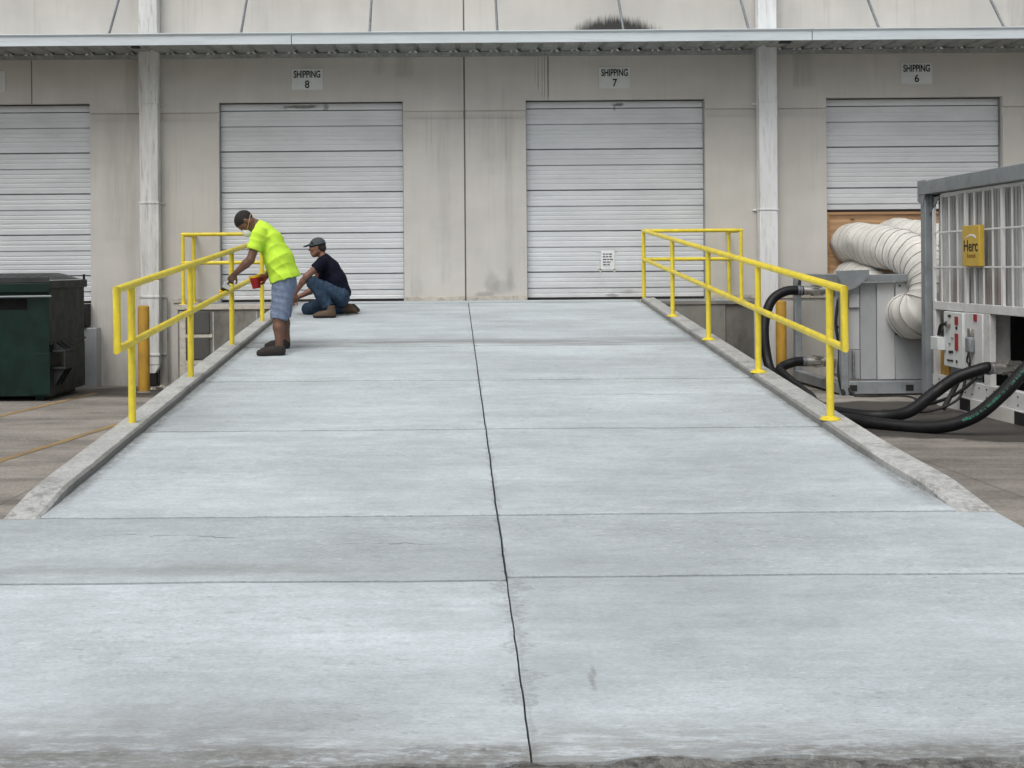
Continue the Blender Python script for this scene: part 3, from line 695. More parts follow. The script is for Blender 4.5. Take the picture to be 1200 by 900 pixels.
# taped notice on door 7
c = P(712, 304, WALLY+0.12)
nt = thing('paper_notice', 'small white paper notice taped to the lower part of door 7', 'notice', (c.x, WALLY+0.125, c.z))
m = MB(); m.grid(lambda u, v: (c.x-0.105+0.21*u+0.006*v, WALLY+0.124-0.010*math.sin(u*3.1)*math.sin(v*3.1), c.z-0.15+0.29*v), 6, 6); m.build('sheet', M['paper'], nt, smooth=180)
for i in range(5):
    x = c.x - 0.075
    for k in range(3):
        w = random.uniform(0.03, 0.06)
        if x + w > c.x+0.085: break
        zz = c.z+0.085-i*0.042
        MB().box(x, x+w, WALLY+0.110, WALLY+0.1105, zz-0.007, zz+0.007).build('print_line', M['ink'], nt); x += w + 0.012
for (a, b, z0, z1) in ((-0.17, 0.15, 0.115, 0.135), (-0.15, 0.17, -0.165, -0.145), (-0.125, -0.10, -0.28, -0.02), (0.095, 0.12, -0.2, 0.18)):
    MB().box(c.x+a, c.x+b, WALLY+0.1262, WALLY+0.1275, c.z+z0, c.z+z1).build('tape_strip', M['tape'], nt)

# ------------------------------------------------------------------ bollards
for (px_, pt, Yb, lab, r) in ((168.5, 358, 16.1, 'weathered yellow steel bollard beside the stained downspout', 0.082), (915.5, 352, 16.75, 'dull yellow bollard behind the black hoses and the air unit', 0.078)):
    b = P(px_, 400, Yb); z0 = ground_z(Yb); zt = pz(px_, pt, Yb)
    t = thing('bollard', lab, 'bollard', (b.x, Yb, z0), 'steel bollards')
    m = MB(); m.tube([(b.x, Yb, z0-0.05), (b.x, Yb, zt-0.03), (b.x, Yb, zt-0.012), (b.x, Yb, zt)], [r, r, r*0.93, r*0.6], 24); m.build('post', M['oldyel'], t, smooth=40)
    MB().cyl((b.x, Yb, z0), (b.x, Yb, z0+0.02), r+0.02, r+0.006, 24).build('base_ring', M['found'], t, smooth=40)

# ------------------------------------------------------------------ handrails
def handrail(label, post_ys, xf, cx_, ex, yend, up, mid, plates):
    side = -1 if cx_ < 0 else 1
    YC = 16.36
    root = thing('handrail', label, 'railing', (cx_, YC, DBOT), 'yellow pipe handrails along the ramp')
    r = 0.0280
    zt, zm = DBOT + 1.035, DBOT + 0.615
    zrt = lambda y: ramp_z(min(y, 16.25)) + up
    zrm = lambda y: ramp_z(min(y, 16.25)) + mid
    C = Vector((cx_, YC, zt)); Cm = Vector((cx_, YC, zm))
    MB().tube([(ex, WALLY-0.03, zt), (ex, YC, zt), tuple(C), (xf(13.87), 13.87, zrt(13.87)), (xf(yend), yend, zrt(yend)), (xf(yend), yend, zrm(yend)), (xf(13.87), 13.87, zrm(13.87)), tuple(Cm), (ex, YC, zm), (ex, WALLY-0.03, zm)], r, 14).build('pipe_rail', M['yellow'], root, smooth=40)
    for y in post_ys:
        x = xf(y); zb = ramp_z(y) + 0.05
        m = MB(); m.cyl((x, y, zb), (x, y, zrt(y)-0.012), 0.0272, seg=14); o = m.build('post', M['yellow'], root, smooth=40)
        if plates:
            MB().tube([(x, y, zb+0.002), (x, y, zb+0.012), (x, y, zb+0.03)], [0.074, 0.072, 0.031], 16).build('base_plate', M['yellow'], o, smooth=40)
            for q in range(4):
                aa = q*math.pi/2 + 0.78; MB().cyl((x+0.053*math.cos(aa), y+0.053*math.sin(aa), zb+0.01), (x+0.053*math.cos(aa), y+0.053*math.sin(aa), zb+0.026), 0.009, seg=6).build('bolt', M['yellow'], o)
        else:
            MB().tube([(x, y, zb+0.001), (x, y, zb+0.010)], [0.06, 0.045], 12).build('grout_collar', M['kerb'], o, smooth=40)
    for (x, y) in ((cx_, YC), (ex, YC), (ex, WALLY-0.14)):
        o = MB().cyl((x, y, DBOT), (x, y, zt-0.012), 0.0272, seg=14).build('post', M['yellow'], root, smooth=40)
        MB().tube([(x, y, DBOT+0.003), (x, y, DBOT+0.014)], [0.065, 0.06], 12).build('base_plate', M['yellow'], o, smooth=40)
    return root
handrail('yellow pipe handrail the man in lime is painting', (8.10, 9.97, 11.90, 13.87), lambda y: -2.295 - 0.062*max(0, y-13.87), -2.45, -3.87, 7.74, 1.065, 0.645, False)
handrail('yellow pipe handrail in front of the black hoses and rental machines', (8.05, 10.0, 12.02, 14.07), lambda y: 2.785 + 0.0155*(y-8.05), 2.925, 4.36, 7.74, 1.03, 0.62, True)

# ------------------------------------------------------------------ dumpster
DX1, DX0, DY0, DY1, DZ = -5.33, -7.25, 14.9, 16.35, ground_z(15.2)
dp = thing('dumpster', 'dark green steel dumpster with a black ribbed lid beside the left door', 'dumpster', (-6.3, 15.6, DZ))
zt = 1.44
m = MB()      # front wall with slot, built of plates
for bx_ in ((DX0, DX1, -0.08, 1.08), (DX0, -6.75, 1.08, 1.23), (-5.62, DX1, 1.08, 1.23), (DX0, DX1, 1.23, zt)):
    m.box(bx_[0], bx_[1], DY0, DY0+0.03, bx_[2], bx_[3])
m.build('front_wall', M['dump'], dp)
m = MB(); m.prism([(DX1, DY0+0.03, -0.08), (DX1, DY1, -0.08), (DX1+0.0, DY1, zt+0.03), (DX1, DY0+0.03, zt)], (-0.03, 0, 0)); m.build('side_wall', M['dumps'], dp)
m = MB(); m.prism([(DX0, DY0+0.03, -0.08), (DX0, DY1, -0.08), (DX0, DY1, zt+0.03), (DX0, DY0+0.03, zt)], (0.03, 0, 0)); m.build('side_wall', M['dumps'], dp)
MB().box(DX0+0.03, DX1-0.03, DY1-0.03, DY1, -0.08, zt).build('back_wall', M['dumps'], dp)
MB().box(DX0+0.03, DX1-0.03, DY0+0.03, DY1-0.03, -0.08, -0.04).build('floor_plate', M['dump'], dp)
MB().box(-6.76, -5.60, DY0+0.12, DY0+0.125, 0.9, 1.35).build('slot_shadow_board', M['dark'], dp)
MB().box(DX0-0.02, DX1+0.03, DY0-0.035, DY0-0.001, 1.31, 1.44).build('front_rim', M['dump'], dp, bevel=0.012)
MB().box(DX1+0.001, DX1+0.045, DY0-0.034, DY1+0.02, 1.36, 1.47).build('side_rim', M['dumps'], dp, bevel=0.012)
MB().cyl((DX0, DY0-0.05, 1.25), (DX1+0.05, DY0-0.05, 1.262), 0.014, seg=8).build('hinge_rod', M['steel'], dp, smooth=40)
MB().box(DX1+0.001, DX1+0.025, DY0+0.02, DY1, 0.60, 0.63).build('side_rib', M['dumps'], dp, bevel=0.006)
m = MB(); m.prism([(DX1+0.001, DY0-0.01, -0.08), (DX1+0.001, DY1-0.02, -0.08), (DX1+0.001, DY1-0.02, 0.56), (DX1+0.001, DY0-0.01, 0.50)], (0.012, 0, 0)); m.build('side_plate', M['dumps'], dp)
MB().box(-5.58, DX1+0.013, DY0-0.014, DY0-0.001, -0.06, 0.50).build('corner_plate', M['dump'], dp, bevel=0.004)
for x in (-6.02, -6.70): MB().box(x-0.02, x+0.02, DY0-0.014, DY0-0.001, -0.07, 1.07).build('front_rib', M['dump'], dp, bevel=0.005)
# fork sleeve
sl = bpy.data.objects.new('fork_sleeve', None); COL.objects.link(sl); sl.parent = dp; so = Vector((DX1, 15.5, 0.3)); sl.location = so - ORG[dp.name]; ORG[sl.name] = so
m = MB()
for bx_ in ((0.50, 0.53), (0.27, 0.30)): m.box(DX1+0.013, DX1+0.20, DY0+0.06, DY0+0.46, bx_[0], bx_[1])
m.box(DX1+0.17, DX1+0.20, DY0+0.06, DY0+0.46, 0.30, 0.50); m.build('sleeve_box', M['dumps'], sl, bevel=0.006)
for y in (DY0+0.10, DY0+0.26, DY0+0.42):
    m = MB(); m.prism([(DX1+0.014, y, 0.27), (DX1+0.17, y, 0.268), (DX1+0.014, y, 0.02)], (0, 0.02, 0)); m.build('gusset', M['dumps'], sl)
    m = MB(); m.prism([(DX1+0.014, y, 0.53), (DX1+0.17, y, 0.531), (DX1+0.014, y, 0.64)], (0, 0.02, 0)); m.build('gusset', M['dumps'], sl)
# domed lid, ribbed
def fn(u, v):
    x = DX0-0.02 + (DX1-DX0+0.03)*u; y = DY0-0.02 + (DY1-DY0+0.03)*v
    e = min(1, min(u, 1-u)/0.10); e = math.sin(e*math.pi/2)
    z = 1.475 + 0.085*e*math.sin(min(1, max(0, v*0.93+0.07))*math.pi)**0.6 + 0.012*(1 if (int(u*26) % 2 and 0.06 < u < 0.94) else 0)*e
    return (x, y, z)
m = MB(); m.grid(fn, 104, 16); m.build('lid', M['lid'], dp, smooth=40)
MB().box(DX0-0.02, DX1+0.02, DY0-0.034, DY0-0.021, 1.441, 1.522).build('lid_edge', M['lid'], dp, bevel=0.008)
MB().cyl((DX1+0.02, DY1-0.06, 1.47), (DX1+0.02, DY1-0.06, 1.545), 0.02, seg=8).build('hinge_lug', M['dumps'], dp)
for x in (-5.5, -6.3, -7.05): MB().box(x-0.06, x+0.06, DY0+0.1, DY1-0.1, DZ+0.0, -0.08).build('skid', M['dump'], dp)

# ------------------------------------------------------------------ grey air unit behind the right rail
UX0, UX1, UY0, UY1 = 5.34, 7.5, 14.9, 16.85
uz = ground_z(15.5)
au = thing('air_handler', 'grey cabinet air unit in a steel frame with black hoses, left of the white machine', 'air unit', (6.2, 15.5, uz))
UT = 1.47
def frame_bar(par, a, b, w=0.10, m_='steel', name='frame_bar'):
    d = Vector(b) - Vector(a); up = (0, 0, 1) if abs(d.z) < 0.5*d.length else (0, 1, 0)
    return MB().bar(a, b, w, w, up).build(name, M[m_], par, bevel=0.008)
for x in (UX0, UX1):
    for y in (UY0, UY1): frame_bar(au, (x, y, uz), (x, y, UT-0.101))
    frame_bar(au, (x, UY0-0.05, UT-0.05), (x, UY1+0.05, UT-0.05)); frame_bar(au, (x, UY0+0.051, uz+0.10), (x, UY1-0.051, uz+0.10), 0.14)
for y in (UY0, UY1):
    frame_bar(au, (UX0+0.051, y, UT-0.052), (UX1-0.051, y, UT-0.052), 0.097)
m = MB().box(UX0+0.051, UX1-0.051, UY0-0.05, UY0+0.05, uz+0.03, uz+0.20); m.build('skid_beam', M['steel'], au, bevel=0.008)
for px_ in (1000, 1066): 
    q = P(px_, 456, UY0-0.05); MB().box(q.x-0.05, q.x+0.05, UY0-0.056, UY0-0.051, uz+0.07, uz+0.15).build('fork_pocket', M['dark'], au)
# corner gussets
gp = [P(979, 317.5, UY0-0.06), P(1019, 316.0, UY0-0.06), P(1018, 325.5, UY0-0.06), P(1001.5, 338, UY0-0.06), P(991, 341, UY0-0.06), P(985, 330, UY0-0.06)]
m = MB(); m.prism([tuple(p) for p in gp], (0, 0.012, 0)); m.build('gusset', M['steel'], au)
for y, s_ in ((UY1-0.02, -1), (UY0+0.05, 1)):
    m = MB(); m.prism([(UX0-0.056, y, UT-0.02), (UX0-0.056, y+s_*0.30, UT-0.02), (UX0-0.056, y+s_*0.02, UT-0.34)], (0.01, 0, 0)); m.build('gusset', M['steel'], au)
# cabinet panels on the front
zc0, zc1 = uz+0.21, UT-0.11
pxs = [5.43, 5.60, 5.82, 6.06, 6.60, 7.05, 7.44]
for i, (a, b) in enumerate(zip(pxs[:-1], pxs[1:])):
    if i == 0:
        MB().box(a, b-0.006, UY0+0.10, UY0+0.12, 0.45, zc1).build('cabinet_panel', M['unitl'], au, bevel=0.006)
        MB().box(a, b-0.006, UY0+0.10, UY0+0.12, zc0, 0.445).build('cabinet_panel', M['unit'], au, bevel=0.006)
        MB().box(a+0.01, b-0.02, UY0+0.06, UY0+0.099, 1.02, 1.20).build('junction_box', M['unitl'], au, bevel=0.006)
        MB().tube(spline([(a+0.06, UY0+0.06, 0.44), (a+0.055, UY0+0.04, 0.2), (a+0.07, UY0+0.05, 0.05)], 10), 0.018, 8).build('drain_hose', M['fit'], au, smooth=60)
    elif i == 3:
        MB().box(a, b-0.006, UY0+0.035, UY0+0.06, 0.665, zc1).build('access_panel', M['unitl'], au, bevel=0.006)
        MB().box(a, b-0.006, UY0+0.06, UY0+0.08, zc0, 0.65).build('cabinet_panel', M['unit'], au, bevel=0.006)
        MB().box(a, b-0.006, UY0+0.045, UY0+0.075, 0.652, 0.663).build('panel_gap', M['dark'], au)
        for (bx_, bz) in ((a+0.05, 1.31), (a+0.05, 0.97), (a+0.05, 0.70), (a+0.24, 1.16), (a+0.30, 0.71)):
            MB().cyl((bx_, UY0+0.034, bz), (bx_, UY0+0.015, bz), 0.011, seg=8).build('panel_bolt', M['ink'], au)
    else:
        MB().box(a, b-0.006, UY0+(0.085 if i % 2 else 0.06), UY0+0.10, zc0, zc1).build('cabinet_panel', M['unit' if i != 2 else 'unitl'], au, bevel=0.006)
MB().box(UX0+0.06, UX1-0.06, UY0+0.125, 15.70, uz+0.21, UT-0.11).build('cabinet_body', M['unit'], au, bevel=0.01)
MB().box(UX0+0.03, UX0+0.058, 15.0, 15.66, 0.10, 1.30).build('header_plate', M['unitl'], au, bevel=0.006)
for (y, z) in ((15.1, 1.2), (15.12, 1.0), (15.1, 0.75), (15.1, 0.5), (15.5, 1.02), (15.55, .62)):
    MB().cyl((UX0+0.03, y, z), (UX0-0.01, y, z), 0.018, seg=10).build('plate_knob', M['ink'], au, smooth=40)
m = MB().tube(spline([(UX0+0.0, 15.08, 1.15), (UX0-0.06, 15.02, 0.8), (UX0-0.02, 15.0, 0.45), (UX0-0.03, 14.97, 0.1), (UX0+0.1, 14.8, uz+0.02)], 20), 0.022, 8); m.build('cable_bundle', M['rubber'], au, smooth=60)
m = MB().tube(spline([(UX0+0.02, 15.05, 0.4), (UX0-0.03, 14.98, 0.3), (UX0-0.05, 14.93, 0.1), (UX0-0.02, 14.85, uz+0.02)], 16), 0.028, 8); m.build('cable_bundle', M['rubber'], au, smooth=60)
# hose couplings
def coupling(par, a, b, r):
    a, b = Vector(a), Vector(b); d = (b-a)
    o = MB().tube([a, a+d*.1, a+d*.11, a+d*.3, a+d*.31, a+d*.45, a+d*.46, a+d*.7, a+d*.71, b], [r*1.25, r*1.25, r*.85, r*.85, r*1.15, r*1.15, r*.8, r*.8, r*1.0, r*1.0], 20).build('coupling', M['fit'], par, smooth=30)
    u = d.orthogonal().normalized(); w = d.normalized().cross(u)
    for k in range(4):
        q = a + d*.38 + (u*math.cos(k*1.57)+w*math.sin(k*1.57))*r*1.15
        MB().bar(q, q + d*.25 + (u*math.cos(k*1.57)+w*math.sin(k*1.57))*r*.35, 0.03, 0.02, u+w).build('cam_lever', M['fit'], o)
    return o
HY = 15.35
ca = P(936, 340.5, HY); cb = P(940, 423.5, HY)
coupling(au, (UX0+0.03, HY, ca.z), (ca.x, HY, ca.z), 0.062)
coupling(au, (UX0+0.03, HY, cb.z), (cb.x, HY, cb.z), 0.068)

# flexible ducts from the plywood
def duct(path, r, label, n=150, rings=46, wr=0.032):
    pts = spline(path, n); L = len(pts)
    acc = [0.0]
    for i in range(1, L): acc.append(acc[-1] + (pts[i]-pts[i-1]).length)
    tot = acc[-1]
    N_ = int(tot/0.010); out = []; rr = []
    j = 0
    for i in range(N_+1):
        s = tot*i/N_
        while j < L-2 and acc[j+1] < s: j += 1
        t = (s-acc[j])/max(1e-6, acc[j+1]-acc[j]); out.append(pts[j].lerp(pts[j+1], t))
        ph = (s/0.085) % 1.0
        rr.append(r*(1 - (0.022 if s < 1.5 else 0.045)*math.sin(ph*math.pi)**0.7) + 0.006*nz(s*5, r*9))
    t_ = thing('air_duct', label, 'duct', out[0], 'white flexible air ducts')
    m = MB(); m.tube(out, rr, 36)
    # creases
    for k, p in enumerate(m.v):
        q = Vector(p)*3.4; m.v[k] = p + Vector((nz(q.x, q.y, q.z), nz(q.y+9, q.z, q.x), nz(q.z, q.x+5, q.y)))*wr
    m.build('skin', M['duct'], t_, smooth=50)
    # wire hoops showing through the skin
    k = 0
    s = 0.085*4
    while s < tot - 0.03:
        i = int(s/tot*N_); p = out[i]; tg = (out[min(i+1, N_)]-out[i-1]).normalized(); u = tg.orthogonal().normalized(); w = tg.cross(u)
        ring = []
        for a in range(29):
            aa = a*2*math.pi/28; q = p + (u*math.cos(aa)+w*math.sin(aa))*r*1.0
            qq = q*3.4; ring.append(q + Vector((nz(qq.x, qq.y, qq.z), nz(qq.y+9, qq.z, qq.x), nz(qq.z, qq.x+5, qq.y)))*wr)
        MB().tube(ring, 0.0022 if s < 1.4 else 0.006, 6, cap=False).build('wire_hoop', M['ductseam'], t_, smooth=60)
        s += 0.17
    return t_
duct([(6.32, 17.27, 1.93), (6.31, 16.85, 1.93), (6.34, 16.25, 1.86), (6.44, 15.55, 1.77), (6.50, 15.02, 1.56), (6.46, 14.68, 1.28), (6.34, 14.56, 1.03), (6.24, 14.72, 0.93), (6.24, 14.96, 0.92)], 0.315, 'white flexible duct bending from the plywood down into the air unit front')
duct([(6.98, 17.27, 1.98), (6.99, 16.9, 1.98), (7.1, 16.3, 1.90), (7.25, 15.5, 1.80), (7.3, 15.0, 1.55), (7.2, 14.75, 1.2), (7.05, 14.72, 0.95), (7.0, 14.96, 0.9)], 0.315, 'white flexible duct behind the other, mostly hidden by the machine grille')
duct([(6.30, 17.27, 1.36), (6.24, 16.8, 1.36), (6.2, 16.3, 1.30), (6.22, 15.72, 1.10)], 0.29, 'short striped duct showing just above the air unit top beam')

# ------------------------------------------------------------------ white rental machine on the right
MX, MY0, MY1, MZ = 6.0, 7.6, 14.0, 2.64
mg = ground_z(12.5) - 0.02
ch = thing('rental_chiller', 'large white barred machine in a grey frame with a yellow plate', 'machine', (MX+1.2, 10.8, mg))
MX1 = MX + 2.4
for x in (MX+0.065, MX1-0.065):
    for y in (MY0+0.065, MY1-0.065): frame_bar(ch, (x, y, mg), (x, y, MZ-0.171), 0.13, name='frame_post')
    frame_bar(ch, (x, MY0, MZ-0.085), (x, MY1, MZ-0.085), 0.17, name='top_rail')
for y in (MY0+0.07, MY1-0.07): frame_bar(ch, (MX+0.151, y, MZ-0.09), (MX1-0.151, y, MZ-0.09), 0.15, name='top_rail')
# corner casting and gusset at the far post
m = MB(); m.prism([(MX-0.012, MY1+0.06, MZ+0.012), (MX-0.012, MY1-0.16, MZ+0.012), (MX-0.012, MY1-0.16, MZ-0.16), (MX-0.012, MY1-0.09, MZ-0.32), (MX-0.012, MY1+0.06, MZ-0.24)], (0.011, 0, 0)); m.build('corner_plate', M['steel'], ch)
m = MB(); m.prism([(MX-0.03, MY1+0.001, MZ+0.01), (MX+0.16, MY1+0.001, MZ+0.01), (MX+0.16, MY1+0.001, MZ-0.2), (MX+0.05, MY1+0.001, MZ-0.32), (MX-0.03, MY1+0.001, MZ-0.2)], (0, 0.012, 0)); m.build('corner_plate', M['steel'], ch)
m = MB(); m.prism([(MX+0.06, MY1-0.135, MZ-0.18), (MX+0.06, MY1-0.45, MZ-0.18), (MX+0.06, MY1-0.135, MZ-0.42)], (0.012, 0, 0)); m.build('gusset', M['steel'], ch)
GX = MX + 0.07
GY1, GY0 = 13.80, 7.80
gz0, gz1 = 1.14, 2.43
# white body frame
def wbar(y0, y1, z0, z1, x0=GX-0.01, x1=GX+0.06, m_='white', name='body_rail', par=None):
    return MB().box(x0, x1, y0, y1, z0, z1).build(name, M[m_], par or ch, bevel=0.005)
wbar(GY0, GY1, gz1, gz1+0.035, name='grille_rail', m_='bars'); wbar(GY0, GY1, gz0-0.10, gz0, m_='white')
grl = bpy.data.objects.new('grille', None); COL.objects.link(grl); grl.parent = ch; go = Vector((GX, 13.8, gz0)); grl.location = go - ORG[ch.name]; ORG[grl.name] = go
thin = thick = None
k = 0; y = GY1 - 0.02
while y > GY0:
    if k % 4 == 0:
        if thick is None: thick = MB().box(GX-0.01, GX+0.02, y-0.022, y+0.022, gz0, gz1).build('grille_bar', M['bars'], grl, loc=(GX, y, gz0))
        else: place_copy(thick, grl, (GX, y, gz0))
    else:
        if thin is None: thin = MB().box(GX-0.006, GX+0.006, y-0.010, y+0.010, gz0, gz1).build('grille_bar', M['bars'], grl, loc=(GX, y, gz0))
        else: place_copy(thin, grl, (GX, y, gz0))
    y -= 0.212; k += 1
for z in (1.565, 1.99):
    MB().box(GX-0.012, GX-0.0065, GY0, GY1, z-0.009, z+0.009).build('grille_wire', M['bars'], grl)
# coil fins behind the bars: pleated sheet
m = MB(); pts = []; y = GY1; q = 0
while y > GY0:
    pts += [(GX+0.07, y), (GX+0.07, y-0.036), (GX+0.10, y-0.040), (GX+0.10, y-0.060)]; y -= 0.064
vv = [(a, b, z) for z in (gz0+0.001, gz1-0.001) for a, b in pts]; n = len(pts)
m.add(vv, [(i, i+1, n+i+1, n+i) for i in range(n-1)])
def ex_coil(N, c):
    x, y, z = N.sep()
    f = N.math('MULTIPLY', N.ramp(z, 1.75, 1.25), N.ramp(N.noise(1.0, 3, (1, 4, 0.3)), 0.45, 0.6))
    c = N.mix(N.math('MULTIPLY', f, 0.5), c, (0.22, 0.11, 0.08))
    return N.scale(c, N.ramp(N.noise(1.0, 2, (1, 9, 0.2)), 0.35, 0.65, 0.7, 1.15))
M['coil'] = mat('coil_fins', (0.50, 0.51, 0.50), 0.6, 0.0, var=0.12, sc=4, extra=ex_coil)
m.build('coil', M['coil'], ch)
MB().box(GX+0.11, MX1-0.07, GY0, GY1-0.02, gz0-0.05, gz1-0.02).build('coil_body', M['unit'], ch)
MB().box(GX+0.061, MX1-0.07, GY0, GY1, gz0-0.09, gz0-0.055).build('deck_plate', M['white'], ch)
# lower frame posts and bays
for (ya, yb) in ((13.74, 13.80), (12.36, 12.50), (10.05, 10.17), (7.8, 7.92)): wbar(ya, yb, 0.241, gz0-0.101, name='body_post')
wbar(GY0, GY1, 0.05, 0.24, GX-0.02, GX+0.08, name='chassis_beam')
wbar(GY0-0.1, GY1-0.15, mg, 0.049, GX-0.04, GX+0.10, name='skid_beam')
for y in np.arange(8.0, 13.8, 0.17):
    for z in (0.10, 0.19):
        if random.random() < 0.75: MB().cyl((GX-0.0195, y, z), (GX-0.027, y, z), 0.010, seg=6).build('bolt_head', M['pipe'], ch)
for y in (12.9, 11.65, 10.2): MB().box(GX-0.043, GX-0.0405, y-0.13, y+0.13, mg+0.03, 0.035).build('fork_pocket', M['dark'], ch)
MB().box(GX-0.042, GX-0.0405, 11.80, 12.35, mg+0.01, 0.03).build('sand_patch', M['duct'], ch)
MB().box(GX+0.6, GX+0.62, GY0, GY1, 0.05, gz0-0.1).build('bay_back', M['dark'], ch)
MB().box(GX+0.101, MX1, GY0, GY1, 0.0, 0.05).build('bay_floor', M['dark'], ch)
for (y, z, r) in ((12.0, 0.85, 0.10), (11.6, 0.55, 0.13), (11.0, 0.85, 0.15), (10.5, 0.5, 0.12)):
    MB().tube(spline([(GX+0.55, y, 0.1), (GX+0.4, y, z-0.1), (GX+0.35, y-0.15, z), (GX+0.4, y-0.4, z+0.05)], 16), r*0.6, 12).build('inner_pipe', M['pipe'], ch, smooth=60)
MB().box(GX+0.1, GX+0.3, 10.9, 11.72, 0.64, 0.675).build('white_shelf', M['bars'], ch, bevel=0.004)
MB().bar((GX+0.05, 11.2, 0.24), (GX+0.05, 11.45, 0.60), 0.05, 0.05).build('brace', M['white'], ch)
MB().box(GX+0.05, GX+0.07, 13.50, 13.73, 0.24, 0.62).build('yellow_guard', M['oldyel'], ch)
# control cabinets
cbx = bpy.data.objects.new('control_cabinet', None); COL.objects.link(cbx); cbx.parent = ch; o0 = Vector((GX, 13.1, 0.36)); cbx.location = o0 - ORG[ch.name]; ORG[cbx.name] = o0
FX = GX - 0.05
MB().box(FX, GX+0.3, 12.93, 13.42, 0.37, 1.03).build('cabinet_box', M['signw'], cbx, bevel=0.01)
MB().box(FX+0.03, GX+0.3, 12.51, 12.925, 0.36, 1.035).build('cabinet_box', M['white'], cbx, bevel=0.01)
MB().box(FX-0.10, FX-0.001, 13.36, 13.56, 0.56, 0.72).build('socket_box', M['signw'], cbx, bevel=0.008)
MB().cyl((FX-0.001, 13.27, 0.88), (FX-0.04, 13.27, 0.88), 0.04, seg=12).build('switch_boss', M['fit'], cbx, smooth=40)
MB().tube(spline([(FX-0.045, 13.27, 0.885), (FX-0.06, 13.36, 0.86), (FX-0.06, 13.42, 0.74)], 8), 0.02, 8).build('switch_handle', M['ink'], cbx, smooth=60)
for (y, z, h, w, mm) in ((13.07, 0.93, 0.10, 0.07, 'red'), (13.07, 0.68, 0.2, 0.07, 'red'), (13.07, 0.845, .03, .03, 'ink'), (13.25, 0.55, .03, .04, 'ink'), (13.19, 0.555, .03, .04, 'ink'), (13.28, 0.45, .02, .06, 'ink'), (13.2, 0.45, .02, .06, 'ink'), (13.07, 0.45, .03, .03, 'ink'), (13.25, .98, .025, .06, 'ink'), (13.25, .65, .02, .04, 'steel'), (13.18, .72, .02, .04, 'steel')):
    MB().box(FX-0.012, FX-0.001, y-w/2, y+w/2, z-h/2, z+h/2).build('label_plate' if mm == 'red' else 'indicator', M[mm], cbx)
for (y, z, h, w, mm) in ((12.67, 0.985, 0.08, 0.07, 'red'), (12.86, 0.70, .1, .05, 'red')):
    MB().box(FX+0.02, FX+0.029, y-w/2, y+w/2, z-h/2, z+h/2).build('label_plate', M[mm], cbx)
MB().box(FX-0.04, FX+0.028, 12.68, 12.80, 0.58, 0.76).build('plug', M['steel'], cbx, bevel=0.02)
MB().box(FX-0.02, FX+0.028, 12.70, 12.78, 0.76, 0.86).build('plug_socket', M['fit'], cbx, bevel=0.01)
for k in range(2):
    MB().tube(spline([(FX-0.02, 12.74, 0.58), (FX-0.03, 12.76-0.08*k, 0.48), (FX-0.02, 12.68+0.05*k, 0.42), (FX-0.01, 12.75-0.03*k, 0.34)], 12), 0.011, 6).build('plug_cord', M['rubber'], cbx, smooth=60)
# yellow name plate with its lettering, seen from the side of the ramp
pl = bpy.data.objects.new('name_plate', None); COL.objects.link(pl); pl.parent = ch; o0 = Vector((GX-0.06, 12.66, 1.57)); pl.location = o0 - ORG[ch.name]; ORG[pl.name] = o0
py0, py1, pz0, pz1 = 12.46, 12.87, 1.57, 2.04
MB().box(GX-0.075, GX-0.013, py0, py1, pz0, pz1).build('plate_body', M['gold'], pl, bevel=0.008)
FACE_L = Matrix(((0, 0, -1, 0), (-1, 0, 0, 0), (0, 1, 0, 0), (0, 0, 0, 1)))     # text read from -X
pc = (py0+py1)/2
lettering('Herc', 0.185, Matrix.Translation((GX-0.077, pc-0.005, 1.80)) @ FACE_L, M['ink'], pl, 0.92, bold=0.002)
lettering('Rentals', 0.075, Matrix.Translation((GX-0.077, pc-0.02, 1.695)) @ FACE_L, M['brown'], pl, 0.95)
m = MB(); arc = []
for i in range(13):
    t = i/12; arc.append((GX-0.0775, pc+0.13-0.26*t, 1.895 + 0.045*math.sin(t*math.pi*0.85)))
for i in range(12, -1, -1):
    t = i/12; arc.append((GX-0.0775, pc+0.13-0.26*t, 1.893 + 0.045*math.sin(t*math.pi*0.85) - 0.032*t**0.8*(1-0.2*t)))
m.prism(arc, (0.003, 0, 0)); m.build('emblem', M['paper'], pl)

# ------------------------------------------------------------------ hoses
def hose(path, label, n=120, r=0.065):
    pts = spline(path, n)
    t = thing('water_hose', label, 'hose', pts[len(pts)//2], 'black water hoses')
    m = MB(); m.tube(pts, [r*(1+0.012*nz(i*0.4)) for i in range(len(pts))], 20); m.build('tube', M['hose'], t, smooth=60)
    return t, pts
gr = ground_z(12) + 0.066
h1, p1 = hose([(ca.x+0.06, HY, ca.z), (4.70, HY, ca.z-0.01), (4.48, 15.30, ca.z-0.16), (4.36, 15.2, 0.72), (4.37, 15.0, 0.22), (4.40, 14.4, -0.05), (4.25, 13.6, -0.068), (4.05, 12.7, gr-0.012), (4.25, 11.75, gr), (4.80, 11.15, gr), (5.15, 10.92, 0.08), (5.42, 10.82, 0.33), (5.68, 10.78, 0.62), (6.0, 10.75, 0.86), (6.3, 10.75, 0.9)],
              'upper black hose arching off the air unit, printed green where it rises to the machine', 200)
fx = P(1165, 432, 12.0)
h2, p2 = hose([(cb.x+0.06, HY, cb.z), (4.80, HY-0.02, cb.z-0.01), (4.58, 15.22, cb.z-0.10), (4.60, 14.7, 0.03), (4.62, 14.1, -0.075), (4.42, 13.3, gr-0.02), (4.36, 12.45, gr-0.005), (4.62, 12.02, gr+0.0), (4.98, 12.0, gr+0.04), (5.30, 12.08, 0.19), (5.54, 12.06, 0.36), (fx.x-0.12, 12.0, fx.z+0.0), (fx.x-0.06, 12.0, fx.z+0.005)],
              'lower black hose lying across the wet ground and clamped to the machine', 200)
